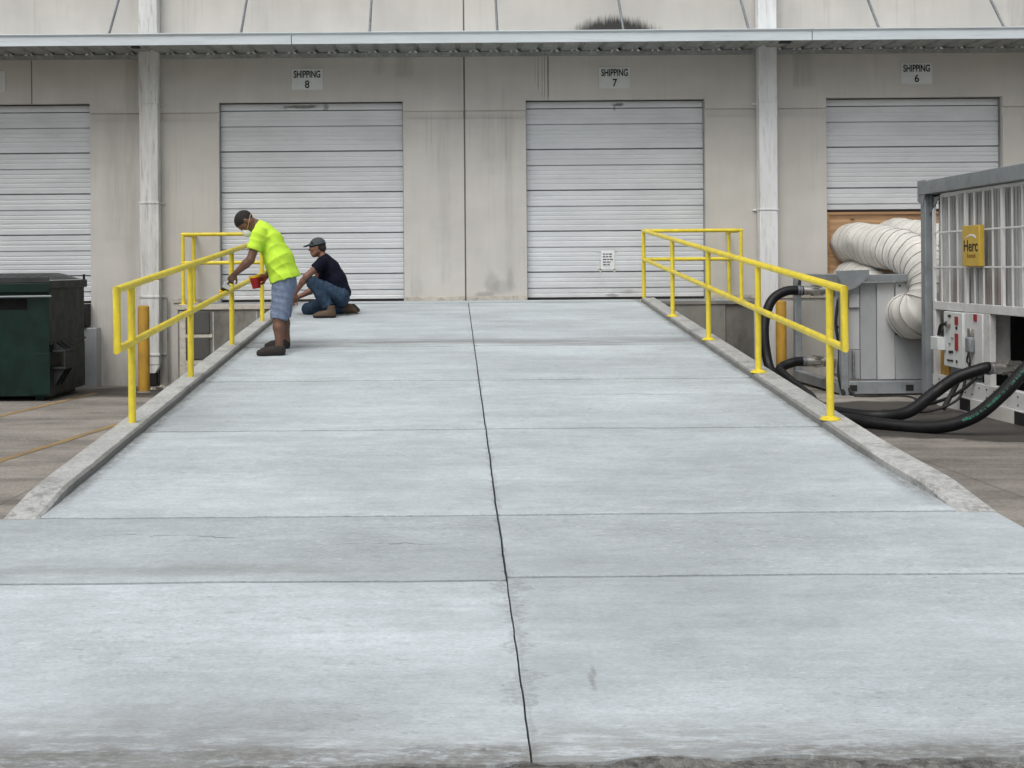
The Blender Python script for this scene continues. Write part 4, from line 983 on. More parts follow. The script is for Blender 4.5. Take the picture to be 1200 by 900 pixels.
for hh, pp, ids in ((h1, p1, (1, 3)), (h2, p2, (1, 3, len(p2)-4, len(p2)-8))):
    for i in ids:
        a, b = pp[i], pp[i+1]; d = (b-a).normalized()
        MB().tube([a, a+d*0.028], [0.071, 0.071], 20).build('hose_clamp', M['galv'], hh, smooth=40)
coupling(ch, (GX+0.30, 11.98, fx.z+0.01), (fx.x-0.08, 12.0, fx.z+0.005), 0.066)
# worn green print along the rising part of the hose
L = len(p1); k = 0
i0 = min(range(L), key=lambda i: (p1[i]-Vector((5.10, 10.94, 0.06))).length); i1 = min(range(L), key=lambda i: (p1[i]-Vector((5.85, 10.76, 0.75))).length)
s = float(i0)
while s < i1 - 1:
    i = int(s); t = s - i
    p = p1[i].lerp(p1[i+1], t); d = (p1[i+1]-p1[i]).normalized()
    view = (Vector((0, 0, CAMZ)) - p); out_ = (Vector((-0.35, -0.9, 0.30))); out_ = (out_ - d*out_.dot(d)).normalized(); side_ = d.cross(out_)
    w = random.choice((0.012, 0.018, 0.022)); c0 = p + out_*0.0655
    if random.random() < 0.86:
        for q in range(random.choice((1, 2, 2))):
            off = random.uniform(-0.012, 0.012) if q else 0.0
            hh_ = 0.024 if q == 0 else 0.008
            MB().bar(c0 + side_*off - d*w*(0.25 if q == 0 else 0.6), c0 + side_*off + d*w*(0.25 if q == 0 else 0.6), hh_, 0.003, out_).build('printed_mark', M['green'], h1)
    s += random.uniform(0.45, 0.7)*0.032/max(0.005, (p1[i+1]-p1[i]).length)
# loose cables on the wet ground
def cable(path, r, label):
    t = MB().tube(spline(path, 60), r, 8).build('power_cable', M['rubber'], smooth=60); tag(t, label, 'cable', 'loose black cables'); return t
cable([(5.4, 14.7, uz+0.03), (5.6, 14.62, uz+0.02), (6.0, 14.66, uz+0.02), (6.05, 14.3, uz+0.02), (5.7, 13.4, uz+0.05), (5.85, 12.9, 0.05), (6.02, 12.7, 0.25), (6.1, 12.7, 0.4)], 0.02, 'black cable along the base of the grey air unit')
cable([(5.0, 12.75, -0.08), (5.3, 12.7, -0.09), (5.6, 12.75, -0.08), (5.9, 12.78, 0.05), (6.0, 12.8, 0.3), (6.1, 12.8, 0.4)], 0.016, 'thin black cable rising into the control cabinet skid')
cable([(5.75, 12.85, -0.08), (5.88, 12.9, 0.1), (5.98, 12.88, 0.3), (6.1, 12.85, 0.4)], 0.03, 'thick black cable beside the skid of the white machine')

# rubble swept into the corner by the downspout
m = MB()
for k in range(46):
    s_ = random.uniform(0.012, 0.05); x = random.gauss(-4.12, 0.16); y = random.gauss(16.75, 0.14); zc = ground_z(y) + s_*0.35
    pts = [Vector((math.cos(a+random.random())*s_*random.uniform(.6, 1), math.sin(a+random.random())*s_*random.uniform(.6, 1), 0)) for a in (0, 1.5, 3.1, 4.6)]
    base_ = [Vector((x, y, zc-s_*.4)) + q for q in pts]; top_ = [Vector((x, y, zc+s_*random.uniform(.2, .6))) + q*random.uniform(.5, .9) for q in pts]
    m.add(base_+top_, [(0,1,2,3),(4,5,6,7),(0,1,5,4),(1,2,6,5),(2,3,7,6),(3,0,4,7)])
rub = m.build('rubble', M['cream']); rub['kind'] = 'stuff'; rub['label'] = 'small broken concrete rubble at the foot of the stained downspout'; rub['category'] = 'rubble'

# ------------------------------------------------------------------ people: bodies and clothes as smooth blended fields, meshed
class Field:
    def __init__(s, lo, hi, h):
        s.lo = np.array(lo, float); s.h = h
        s.n = np.ceil((np.array(hi, float)-s.lo)/h).astype(int) + 1
        s.F = np.full(s.n, 0.6, np.float32)
        s.ax = [s.lo[i] + h*np.arange(s.n[i]) for i in range(3)]
    def _win(s, lo, hi):
        a = np.clip(np.floor((np.array(lo)-s.lo)/s.h).astype(int), 0, s.n-1); b = np.clip(np.ceil((np.array(hi)-s.lo)/s.h).astype(int)+1, 1, s.n)
        sl = tuple(slice(a[i], b[i]) for i in range(3))
        X, Y, Z = np.meshgrid(s.ax[0][sl[0]], s.ax[1][sl[1]], s.ax[2][sl[2]], indexing='ij', sparse=True)
        return sl, X, Y, Z
    def _merge(s, sl, d, k, mode='add'):
        A = s.F[sl]
        if mode == 'add':
            hh = np.clip(0.5 + 0.5*(A-d)/k, 0, 1); s.F[sl] = (A + (d-A)*hh - k*hh*(1-hh)).astype(np.float32)
        else: s.F[sl] = np.maximum(A, -d).astype(np.float32)
    def cone(s, a, b, ra, rb, k=0.02, sq=(1, 1, 1), caps=(), mode='add'):
        a = np.array(a, float); b = np.array(b, float); sq = np.array(sq, float)
        rm = max(ra, rb)*max(sq) + k + 3*s.h + 0.05
        sl, X, Y, Z = s._win(np.minimum(a, b)-rm, np.maximum(a, b)+rm)
        A = a/sq; B = b/sq; D = B-A; L2 = max(1e-9, (D**2).sum())
        x, y, z = X/sq[0]-A[0], Y/sq[1]-A[1], Z/sq[2]-A[2]
        t = np.clip((x*D[0]+y*D[1]+z*D[2])/L2, 0, 1)
        d = np.sqrt((x-t*D[0])**2+(y-t*D[1])**2+(z-t*D[2])**2) - (ra+(rb-ra)*t)
        for n, p in caps:
            n = np.array(n, float); n /= np.linalg.norm(n)
            d = np.maximum(d, (X-p[0])*n[0]+(Y-p[1])*n[1]+(Z-p[2])*n[2])
        s._merge(sl, d, k, mode); return s
    def ell(s, c, rad, basis=None, k=0.02, mode='add', caps=()):
        c = np.array(c, float); rad = np.array(rad, float); Bm = np.eye(3) if basis is None else np.array([list(v) for v in basis], float)
        rm = max(rad) + k + 3*s.h + 0.04
        sl, X, Y, Z = s._win(c-rm, c+rm)
        x, y, z = X-c[0], Y-c[1], Z-c[2]
        q = [(x*v[0]+y*v[1]+z*v[2])/r for v, r in zip(Bm, rad)]
        l = np.sqrt(q[0]**2+q[1]**2+q[2]**2) + 1e-9
        g2 = np.sqrt((q[0]/rad[0])**2+(q[1]/rad[1])**2+(q[2]/rad[2])**2) + 1e-9
        d = l*(l-1)/g2
        d = np.where(l < 0.3, -0.4*min(rad), d)
        for n, p in caps:
            n = np.array(n, float); n /= np.linalg.norm(n); d = np.maximum(d, (X-p[0])*n[0]+(Y-p[1])*n[1]+(Z-p[2])*n[2])
        s._merge(sl, d, k, mode); return s
    def cut(s, n, p):
        n = np.array(n, float); n /= np.linalg.norm(n)
        X, Y, Z = np.meshgrid(*s.ax, indexing='ij', sparse=True)
        s.F = np.maximum(s.F, (X-p[0])*n[0]+(Y-p[1])*n[1]+(Z-p[2])*n[2]).astype(np.float32); return s
    def fold(s, d, amp, wl, warp=1.0, seed=0.0, c=None, rad=None):
        """cloth folds: ridges running across direction d, bent, fading away from c"""
        d = np.array(d, float); d /= np.linalg.norm(d)
        X, Y, Z = np.meshgrid(*s.ax, indexing='ij', sparse=True)
        w = np.sin(X*9+seed)*0.5 + np.sin(Y*13+seed*2)*0.4 + np.sin(Z*8+seed*3)*0.5 + np.sin((X+Y-Z)*17+seed)*0.25
        ph = (X*d[0]+Y*d[1]+Z*d[2])*2*math.pi/wl + w*warp*2
        v = amp*(np.abs(np.sin(ph*0.5))**0.7*2-1)
        if c is not None: v = v*np.exp(-((X-c[0])**2+(Y-c[1])**2+(Z-c[2])**2)/rad**2)
        s.F = (s.F + v).astype(np.float32); return s
    def mesh(s, name, m_, parent):
        F = s.F; F[F == 0] = 1e-6
        S = F < 0
        for a in range(3):
            sl = [slice(None)]*3; sl[a] = 0; S[tuple(sl)] = False; sl[a] = -1; S[tuple(sl)] = False
        n = np.array(F.shape) - 1
        cnt = np.zeros(n, np.int8)
        for i in (0, 1):
            for j in (0, 1):
                for k in (0, 1): cnt += S[i:i+n[0], j:j+n[1], k:k+n[2]]
        act = (cnt > 0) & (cnt < 8); idx = np.argwhere(act); vid = np.full(n, -1, np.int64); vid[act] = np.arange(len(idx))
        acc = np.zeros((len(idx), 3)); w = np.zeros(len(idx))
        corners = [(i, j, k) for i in (0, 1) for j in (0, 1) for k in (0, 1)]
        for c in corners:
            for a in range(3):
                if c[a]: continue
                e = list(c); e[a] = 1
                i0 = idx + c; i1 = idx + e
                f0 = F[i0[:, 0], i0[:, 1], i0[:, 2]]; f1 = F[i1[:, 0], i1[:, 1], i1[:, 2]]
                cr = (f0 < 0) != (f1 < 0); t = np.where(cr, f0/np.where(cr, f0-f1, 1), 0)
                pt = np.repeat(np.array(c, float)[None], len(idx), 0); pt[:, a] = t
                acc[cr] += pt[cr]; w[cr] += 1
        V = s.lo + (idx + acc/np.maximum(w, 1)[:, None])*s.h
        faces = []
        for a in range(3):
            b, c = (a+1) % 3, (a+2) % 3
            sl0 = [slice(1, n[q]) for q in range(3)]; sl0[a] = slice(0, n[a]); sl1 = list(sl0); sl1[a] = slice(1, n[a]+1)
            diff = S[tuple(sl0)] != S[tuple(sl1)]
            pos = np.argwhere(diff); off = np.array([1, 1, 1]); off[a] = 0; pos = pos + off
            ins = S[pos[:, 0], pos[:, 1], pos[:, 2]]
            eb = np.zeros(3, int); eb[b] = 1; ec = np.zeros(3, int); ec[c] = 1
            g = lambda p: vid[p[:, 0], p[:, 1], p[:, 2]]
            q = np.stack([g(pos-eb-ec), g(pos-ec), g(pos), g(pos-eb)], 1)
            q[~ins] = q[~ins][:, ::-1]
            faces.append(q)
        Q = np.concatenate(faces)
        Q = Q[(Q >= 0).all(1)]
        org = ORG[parent.name] if parent is not None else Vector()
        me = bpy.data.meshes.new(name)
        me.from_pydata((V - np.array(org)).tolist(), [], Q.tolist())
        # relax the stair steps a little
        bm = bmesh.new(); bm.from_mesh(me)
        for _ in range(2): bmesh.ops.smooth_vert(bm, verts=bm.verts, factor=0.5, use_axis_x=True, use_axis_y=True, use_axis_z=True)
        bm.to_mesh(me); bm.free()
        return link(name, me, m_, parent, smooth=180, org=org)

def V3(*a): return np.array(a, float)
def nrm(v): v = np.array(v, float); return v/np.linalg.norm(v)
def Pn(px, py, Y): return np.array(P(px, py, Y))

def add_head(F, c, f, u, s=1.0):
    """skull, face and ears round c; f = the way the face looks, u = towards the crown"""
    f = nrm(f); u = nrm(np.array(u) - f*np.dot(u, f)); l = np.cross(u, f)
    B = (f, l, u)
    at = lambda a, b, e: c + (f*a + l*b + u*e)*s
    F.ell(at(-0.008, 0, 0.030), (0.098*s, 0.076*s, 0.088*s), B, 0.02)         # cranium
    F.ell(at(0.022, 0, -0.035), (0.072*s, 0.062*s, 0.085*s), B, 0.03)         # face
    F.cone(at(0.050, 0.018, -0.098), at(0.050, -0.018, -0.098), 0.026*s, 0.026*s, 0.03)   # chin
    for b in (-1, 1):
        F.cone(at(0.035, 0.025*b, -0.095), at(-0.02, 0.058*b, -0.055), 0.020*s, 0.022*s, 0.03)      # jaw
        F.cone(at(0.078, 0.022*b, 0.018), at(0.066, 0.048*b, 0.014), 0.011*s, 0.010*s, 0.012)       # brow
        F.ell(at(0.083, 0.031*b, -0.004), (0.012*s, 0.016*s, 0.010*s), B, 0.006, 'cut')             # eye socket
        F.ell(at(0.074, 0.031*b, -0.004), (0.012*s, 0.015*s, 0.009*s), B, 0.004)                    # eye
        F.cone(at(0.062, 0.045*b, -0.026), at(0.045, 0.054*b, -0.02), 0.014*s, 0.014*s, 0.02)       # cheek
        F.ell(at(-0.012, 0.077*b, -0.012), (0.020*s, 0.010*s, 0.034*s), B, 0.008)                   # ear
        F.ell(at(-0.006, 0.087*b, -0.012), (0.010*s, 0.007*s, 0.018*s), B, 0.004, 'cut')
    F.cone(at(0.088, 0, 0.008), at(0.106, 0, -0.032), 0.008*s, 0.013*s, 0.012)                      # nose
    for b in (-1, 1): F.cone(at(0.094, 0.010*b, -0.036), at(0.088, 0.014*b, -0.036), 0.009*s, 0.008*s, 0.008)
    F.cone(at(0.086, 0.020, -0.064), at(0.086, -0.020, -0.064), 0.008*s, 0.008*s, 0.008)            # lips
    F.cone(at(0.083, 0.016, -0.078), at(0.083, -0.016, -0.078), 0.009*s, 0.009*s, 0.008)
    return at

def add_hand(F, w, d, n, thumb, curl=(0.5, 0.6, 0.4), spread=0.05, grip=1.0):
    """w wrist, d along the palm, n the way the palm faces, thumb = +1/-1 side along d x n"""
    d = nrm(d); n = nrm(np.array(n) - d*np.dot(n, d)); c = np.cross(d, n)*thumb
    palm_a = w + d*0.015; palm_b = w + d*0.075
    for q in (-0.026, -0.009, 0.009, 0.026):
        F.cone(palm_a + c*q*0.6, palm_b + c*q*1.05, 0.015, 0.0135, 0.012)
    for i, (q, ln) in enumerate(((0.031, 0.072), (0.0105, 0.082), (-0.0105, 0.076), (-0.030, 0.060))):
        p = w + d*(0.085 - abs(q-0.008)*0.25) + c*q
        ang = 0.0; dd = d + c*q*spread*20
        for j, fr in enumerate((0.45, 0.32, 0.26)):
            ang += curl[j]
            dv = nrm(d*math.cos(ang) + n*math.sin(ang) + c*q*spread*8)
            p2 = p + dv*ln*fr
            F.cone(p, p2, 0.0098-0.0008*j, 0.0090-0.0008*j, 0.004); p = p2
    t0 = w + d*0.028 + c*0.030; t1 = t0 + nrm(c*0.75+d*0.65+n*0.35)*0.040; t2 = t1 + nrm(d*0.75+c*0.1+n*0.75*grip)*0.032; t3 = t2 + nrm(d*0.6-c*0.25+n*0.8*grip)*0.024
    F.cone(t0, t1, 0.0145, 0.0115, 0.010); F.cone(t1, t2, 0.0112, 0.010, 0.005); F.cone(t2, t3, 0.0100, 0.0085, 0.004)

def add_shoe(F, heel, toe, up, h=0.075, w=0.046):
    heel = np.array(heel, float); toe = np.array(toe, float); up = nrm(up); d = nrm(toe-heel); L = np.linalg.norm(toe-heel)
    c = np.cross(up, d)
    hb = heel + d*0.045 + up*0.042; ball = heel + d*(L-0.085) + up*0.034; tp = heel + d*(L-0.040) + up*0.027
    F.cone(hb, ball, 0.043, 0.044, 0.02); F.cone(ball, tp, 0.044, 0.034, 0.02)
    F.cone(heel+d*0.06+up*0.075, heel+d*(L*0.62)+up*0.045, 0.045, 0.036, 0.03)
    F.cone(hb, heel + d*0.06 + up*h, 0.042, 0.046, 0.02)
    return d, c

GZ = 0.006
# ---- the man painting the rail: bent forward, facing -X, his left side to the camera
m1x = Pn(320, 412, 11.75)
p1o = (m1x[0], 11.75, ramp_z(11.75))
man = thing('person', 'person in a lime shirt and denim shorts bent over painting the yellow rail', 'person', p1o, 'workers on the ramp')
SN, SF = Pn(303.0, 276.0, 11.61), Pn(302.0, 275.5, 11.95)           # shoulders near / far
EN, WN = Pn(293.5, 304.5, 11.56), Pn(275.8, 320.5, 11.56)
EF, WF = Pn(320, 312, 12.02), Pn(313.0, 323.5, 11.90)
HN, HF = Pn(333, 331, 11.68), Pn(333, 331, 11.88)
KN, KF = Pn(326, 371, 11.60), Pn(332, 368, 11.93)
AN, AF = Pn(327.5, 407, 11.56), Pn(336, 398.5, 11.97)
PEL, WAI, CHE, NEK = Pn(333, 326, 11.78), Pn(327, 311, 11.78), Pn(315, 283, 11.78), Pn(303, 265, 11.78)
HC = Pn(288.2, 260.2, 11.77)
hf, hu = nrm((-0.36, -0.05, -0.93)), nrm((-0.93, 0, 0.36))
lo, hi = (-2.50, 11.25, 0.72), (-1.42, 12.25, 2.16)
F = Field(lo, hi, GZ)
F.cone(PEL, WAI, 0.115, 0.105, 0.04, (1, 1.25, 1)); F.cone(WAI, CHE, 0.105, 0.115, 0.05, (1, 1.3, 1)); F.cone(CHE, NEK, 0.10, 0.06, 0.05, (1, 1.2, 1))
F.cone(NEK, HC + hf*-0.02 - hu*0.03, 0.056, 0.054, 0.03)
for S_, E_, W_ in ((SN, EN, WN), (SF, EF, WF)):
    F.cone(CHE*0.4+S_*0.6, S_, 0.07, 0.062, 0.05); F.cone(S_, E_, 0.055, 0.042, 0.03); F.cone(E_, E_*0.7+W_*0.3, 0.043, 0.044, 0.02); F.cone(E_*0.7+W_*0.3, W_, 0.044, 0.028, 0.02)
for H_, K_, A_ in ((HN, KN, AN), (HF, KF, AF)):
    F.cone(PEL*0.3+H_*0.7, K_, 0.092, 0.056, 0.04); F.cone(K_, K_*0.65+A_*0.35, 0.054, 0.056, 0.03); F.cone(K_*0.65+A_*0.35, A_, 0.055, 0.036, 0.03)
F.cone(AN, Pn(315, 412, 11.56), 0.034, 0.028, 0.02); F.cone(AF, Pn(326, 404, 11.97), 0.034, 0.028, 0.02)
at = add_head(F, HC, hf, hu, 1.04)
handN = nrm(Pn(266.5, 332, 11.57) - WN)
add_hand(F, WN, handN, (-0.75, 0.35, -0.45) if False else (0.35, 0.9, 0.15), 1, (0.6, 0.9, 0.6), 0.02, 1.0)
add_hand(F, WF, nrm((-0.9, -0.15, -0.25)), (0.0, -0.9, -0.2), -1, (0.5, 0.7, 0.5), 0.02, 1.0)
F.mesh('body', M['skin_a'], man)
# hair
F = Field(HC-0.2, HC+0.2, 0.005)
F.ell(HC + (hf*-0.011 + hu*0.032), (0.108, 0.085, 0.098), (hf, np.cross(hu, hf), hu), 0.01)
F.cut(-(hu*0.75 - hf*0.66), HC + hu*0.012 + hf*0.028)
F.mesh('hair', M['hair'], man)
# dust mask and strap
F = Field(HC-0.22, HC+0.22, 0.004)
MC = HC + hf*0.088 - hu*0.052
F.ell(MC, (0.046, 0.050, 0.060), (hf, np.cross(hu, hf), hu), 0.01); F.ell(MC + hf*0.030 - hu*0.006, (0.030, 0.030, 0.030), (hf, np.cross(hu, hf), hu), 0.03)
F.cut(-hf, HC + hf*0.062)
mk = F.mesh('dust_mask', M['mask'], man)
side = np.cross(hu, hf)
for sg in (-1, 1):
    pts = [HC + hf*0.085 + side*0.045*sg - hu*0.045, HC + hf*0.04 + side*0.074*sg - hu*0.05, HC - hf*0.01 + side*0.090*sg - hu*0.045, HC - hf*0.075 + side*0.068*sg - hu*0.03, HC - hf*0.108 - hu*0.02]
    MB().tube(spline([Vector(q) for q in pts], 20), 0.0035, 6).build('mask_strap', M['strap'], man, smooth=60)
# lime shirt
F = Field(lo, hi, GZ)
hemA, hemB = Pn(316.0, 333.0, 11.6), Pn(349.5, 323.0, 11.6)
hd = nrm(hemB-hemA); hn = nrm((hd[2], 0, -hd[0]))
if hn[2] > 0: hn = -hn
B1, B2, B3, B4 = Pn(334.5, 327, 11.78), Pn(327, 305, 11.78), Pn(316.5, 283, 11.78), Pn(308.5, 271, 11.78)
F.cone(B1 + V3(0, 0, -0.06), B1, 0.152, 0.152, 0.03, (1, 1.50, 1)); F.cone(B1, B2, 0.152, 0.152, 0.05, (1, 1.42, 1)); F.cone(B2, B3, 0.148, 0.132, 0.05, (1, 1.35, 1)); F.cone(B3, B4, 0.128, 0.10, 0.05, (1, 1.35, 1))
F.cone(B4, Pn(303.5, 264.5, 11.78), 0.092, 0.064, 0.03, (1, 1.15, 1))
F.cone(SN, SF, 0.078, 0.078, 0.06)
F.cut(hn, hemA)
F.fold((0.75, 0.2, 0.66), 0.0065, 0.095, 0.9, 1.0, Pn(331, 318, 11.6), 0.20)
F.fold((-0.55, 0.2, 0.8), 0.0055, 0.10, 1.2, 2.2, Pn(318, 290, 11.6), 0.30)
for S_, E_ in ((SN, EN), (SF, EF)):
    ax = nrm(E_ - S_); cp = S_ + ax*0.165 + V3(0, 0, 0)
    F.cone(S_ - ax*0.01, S_ + ax*0.26, 0.082, 0.078, 0.025, caps=[(ax, cp)])
F.fold((0.3, 0.1, 0.95), 0.005, 0.07, 1.0, 4.0, SN, 0.16)
# collar opening
nk = nrm(HC - NEK)
F.cut(nk, NEK + nk*0.028)
F.mesh('shirt', M['hivis'], man)
# denim shorts
F = Field(lo, hi, GZ)
F.cone(PEL + V3(0, 0, 0.02), PEL + V3(0.0, 0, -0.08), 0.130, 0.135, 0.03, (1, 1.2, 1))
for H_, K_, px_, py_, Yk in ((HN, KN, 326.3, 374.5, 11.61), (HF, KF, 331.0, 371.5, 11.93)):
    kb = Pn(px_, py_+3, Yk); ax = nrm(kb - H_); cp = Pn(px_, py_, Yk)
    F.cone(H_ + V3(-0.005, 0, 0.01), kb + ax*0.05, 0.120, 0.092, 0.04, (1, 0.95, 1), caps=[(ax, cp)])
F.cut((0, 0, 1), PEL + V3(0, 0, 0.10))
F.fold((0.25, 0.1, 0.97), 0.0045, 0.08, 1.3, 3.0, Pn(326, 350, 11.6), 0.22)
F.fold((0.9, 0.1, 0.3), 0.003, 0.07, 1.2, 5.0)
F.mesh('shorts', M['denim'], man)
# shoes
for (hx, hy, tx, ty, Yf, A_) in ((334.8, 416.5, 299.8, 418, 11.52, AN), (340.2, 407.5, 309, 409, 11.98, AF)):
    heel = Pn(hx, hy, Yf); toe = Pn(tx, ty, Yf-0.04); zb = ramp_z(Yf) + 0.004
    heel[2] = toe[2] = zb
    F = Field(np.minimum(heel, toe)-0.12, np.maximum(heel, toe)+0.2, 0.005)
    add_shoe(F, heel, toe, (0, 0, 1), 0.085); F.cut((0, 0, -1), (0, 0, zb+0.016)); F.cut((0, 0, 1), (0, 0, zb+0.098))
    sh = F.mesh('shoe', M['shoe'], man)
    F = Field(np.minimum(heel, toe)-0.12, np.maximum(heel, toe)+0.2, 0.005)
    add_shoe(F, heel, toe, (0, 0, 1), 0.085); F.F -= 0.004; F.cut((0, 0, -1), (0, 0, zb)); F.cut((0, 0, 1), (0, 0, zb+0.020))
    F.mesh('sole', M['sole'], sh)
# brush in the near hand, paint cup in the far one
hb = WN + handN*0.075
bt = Pn(261.0, 343.0, 11.59)
bd = nrm(bt - hb)
pb = thing('paint_brush', 'black paint brush with a white ferrule loaded with yellow on the mid rail', 'paint brush', tuple(bt))
MB().tube([Vector(hb - bd*0.05), Vector(hb), Vector(hb + bd*0.06), Vector(bt - bd*0.105)], [0.007, 0.011, 0.010, 0.014], 10).build('handle', M['handle'], pb, smooth=60)
MB().bar(Vector(bt - bd*0.105), Vector(bt - bd*0.055), 0.034, 0.080, (0.5, 0, 0.5)).build('ferrule', M['ferrule'], pb, bevel=0.004)
MB().bar(Vector(bt - bd*0.055), Vector(bt - bd*0.022), 0.032, 0.078, (0.5, 0, 0.5)).build('bristles', M['ink'], pb, bevel=0.003)
MB().bar(Vector(bt - bd*0.022), Vector(bt + bd*0.012), 0.040, 0.082, (0.5, 0, 0.5)).build('wet_tip', M['paint'], pb, bevel=0.006)
ct = Vector(Pn(298.5, 323.0, 11.86)); cb_ = Vector(Pn(301.0, 338.0, 11.86)); cd = (ct-cb_)
cp = thing('paint_cup', 'red plastic paint cup rimmed with yellow paint held by the bent worker', 'cup', tuple(cb_))
MB().tube([cb_, cb_ + cd*0.02, ct - cd*0.05, ct], [0.040, 0.044, 0.061, 0.064], 22).build('cup_wall', M['redcup'], cp, smooth=40)
m = MB(); ring = []
cu_ = cd.normalized(); u_ = cu_.orthogonal().normalized(); w_ = cu_.cross(u_)
nseg = 40
for j in range(2):
    for i in range(nseg):
        a = 2*math.pi*i/nseg; dep = 0.016 + 0.014*(0.5+0.5*nz(math.cos(a)*2.2, math.sin(a)*2.2, 3)) if j else -0.001
        rr_ = (0.0655 if not j else 0.0655 - dep*0.16)
        ring.append(ct - cu_*dep + (u_*math.cos(a)+w_*math.sin(a))*rr_)
m.add(ring, [(i, (i+1) % nseg, nseg+(i+1) % nseg, nseg+i) for i in range(nseg)]); m.build('paint_drips', M['paint'], cp, smooth=60)
MB().tube([ct + cu_*0.0005, ct + cu_*0.002], [0.062, 0.062], 22).build('wet_paint', M['paint'], cp)
hx_ = Vector((1, 0, 0.1)); hx_ = (hx_ - cu_*hx_.dot(cu_)).normalized()
MB().tube(spline([ct - cu_*0.02 + hx_*0.060, ct - cu_*0.025 + hx_*0.095, ct - cu_*0.065 + hx_*0.098, ct - cu_*0.095 + hx_*0.050], 14), 0.008, 8).build('cup_handle', M['redcup'], cp, smooth=60)

# ---- the man kneeling by the door: facing -X, one knee down
p2o = np.array(Pn(385, 368, 14.85)); p2o = (p2o[0], 14.85, ramp_z(14.85))
kn = thing('person', 'person kneeling in a black tee, jeans and grey cap by the handrail top', 'person', p2o, 'workers on the ramp')
lo, hi = (-2.30, 14.25, 0.86), (-1.02, 15.45, 2.08)
SN, SF = Pn(377.0, 308.0, 14.68), Pn(375.5, 308.0, 15.02)
EN, WN = Pn(359.0, 324.0, 14.62), Pn(346.4, 342.5, 14.72)
EF, WF = Pn(370.0, 338.0, 15.10), Pn(348.0, 349.0, 14.98)
HN, HF = Pn(400.0, 346.5, 14.76), Pn(400.5, 347.0, 14.96)
KN, KF = Pn(367.0, 331.5, 14.66), Pn(360.5, 362.0, 15.00)
AN, AF = Pn(385.5, 360.5, 14.64), Pn(402.0, 362.5, 15.02)
PEL, WAI, CHE, NEK = Pn(399.5, 342, 14.86), Pn(395.0, 329, 14.86), Pn(386.0, 313.0, 14.86), Pn(379.0, 301.5, 14.86)
HC = Pn(371.8, 290.0, 14.86)
hf, hu = nrm((-0.98, 0.10, -0.02)), nrm((-0.10, 0, 0.99))
F = Field(lo, hi, GZ)
F.cone(PEL, WAI, 0.115, 0.10, 0.04, (1, 1.25, 1)); F.cone(WAI, CHE, 0.10, 0.105, 0.05, (1, 1.3, 1)); F.cone(CHE, NEK, 0.09, 0.058, 0.05, (1, 1.2, 1))
F.cone(NEK, HC - hf*0.03 - hu*0.05, 0.055, 0.052, 0.03)
for S_, E_, W_ in ((SN, EN, WN), (SF, EF, WF)):
    F.cone(CHE*0.4+S_*0.6, S_, 0.065, 0.058, 0.05); F.cone(S_, E_, 0.052, 0.041, 0.03); F.cone(E_, E_*0.7+W_*0.3, 0.043, 0.043, 0.02); F.cone(E_*0.7+W_*0.3, W_, 0.043, 0.028, 0.02)
for H_, K_, A_ in ((HN, KN, AN), (HF, KF, AF)):
    F.cone(PEL*0.3+H_*0.7, K_, 0.085, 0.05, 0.04); F.cone(K_, A_, 0.048, 0.034, 0.03)
at = add_head(F, HC, hf, hu, 1.02)
add_hand(F, WN, Pn(342.0, 352.5, 14.78)-WN, (0.3, 0.9, -0.1), 1, (0.4, 0.7, 0.5), 0.02)
add_hand(F, WF, Pn(343.0, 353.5, 14.92)-WF, (0.2, -0.9, -0.3), -1, (0.4, 0.7, 0.5), 0.02)
F.mesh('body', M['skin_b'], kn)
# hair below the cap
F = Field(HC-0.2, HC+0.2, 0.005); side = np.cross(hu, hf)
F.ell(HC + (hf*-0.012 + hu*0.022), (0.104, 0.082, 0.095), (hf, side, hu), 0.01); F.cone(HC-hf*0.075-hu*0.02, HC-hf*0.055-hu*0.06, 0.045, 0.03, 0.03, (1, 1.3, 1))
F.cut(hf, HC - hf*0.028); F.cut(hu, HC + hu*0.05)
F.mesh('hair', M['hairg'], kn)
# cap with brim
F = Field(HC-0.30, HC+0.25, 0.005)
F.ell(HC + (hf*-0.008 + hu*0.032), (0.112, 0.090, 0.105), (hf, side, hu), 0.01)
F.cut(-nrm(hu + hf*0.10), HC + hu*0.022)
F.ell(HC + hf*0.120 + hu*0.032, (0.075, 0.078, 0.014), (nrm(hf - hu*0.22), side, nrm(hu + hf*0.22)), 0.012)
cap = F.mesh('cap', M['capm'], kn)
F = Field(HC-0.25, HC+0.25, 0.005)
F.ell(HC + (hf*-0.008 + hu*0.032), (0.1135, 0.0915, 0.1065), (hf, side, hu), 0.01); F.cut(-nrm(hu + hf*0.10), HC + hu*0.020); F.cut(nrm(hu + hf*0.10), HC + hu*0.036)
F.mesh('cap_band', M['tee'], cap)
MB().box(HC[0]-0.075, HC[0]-0.055, HC[1]-0.0975, HC[1]-0.06, HC[2]+0.055, HC[2]+0.075).build('cap_buckle', M['ink'], cap)
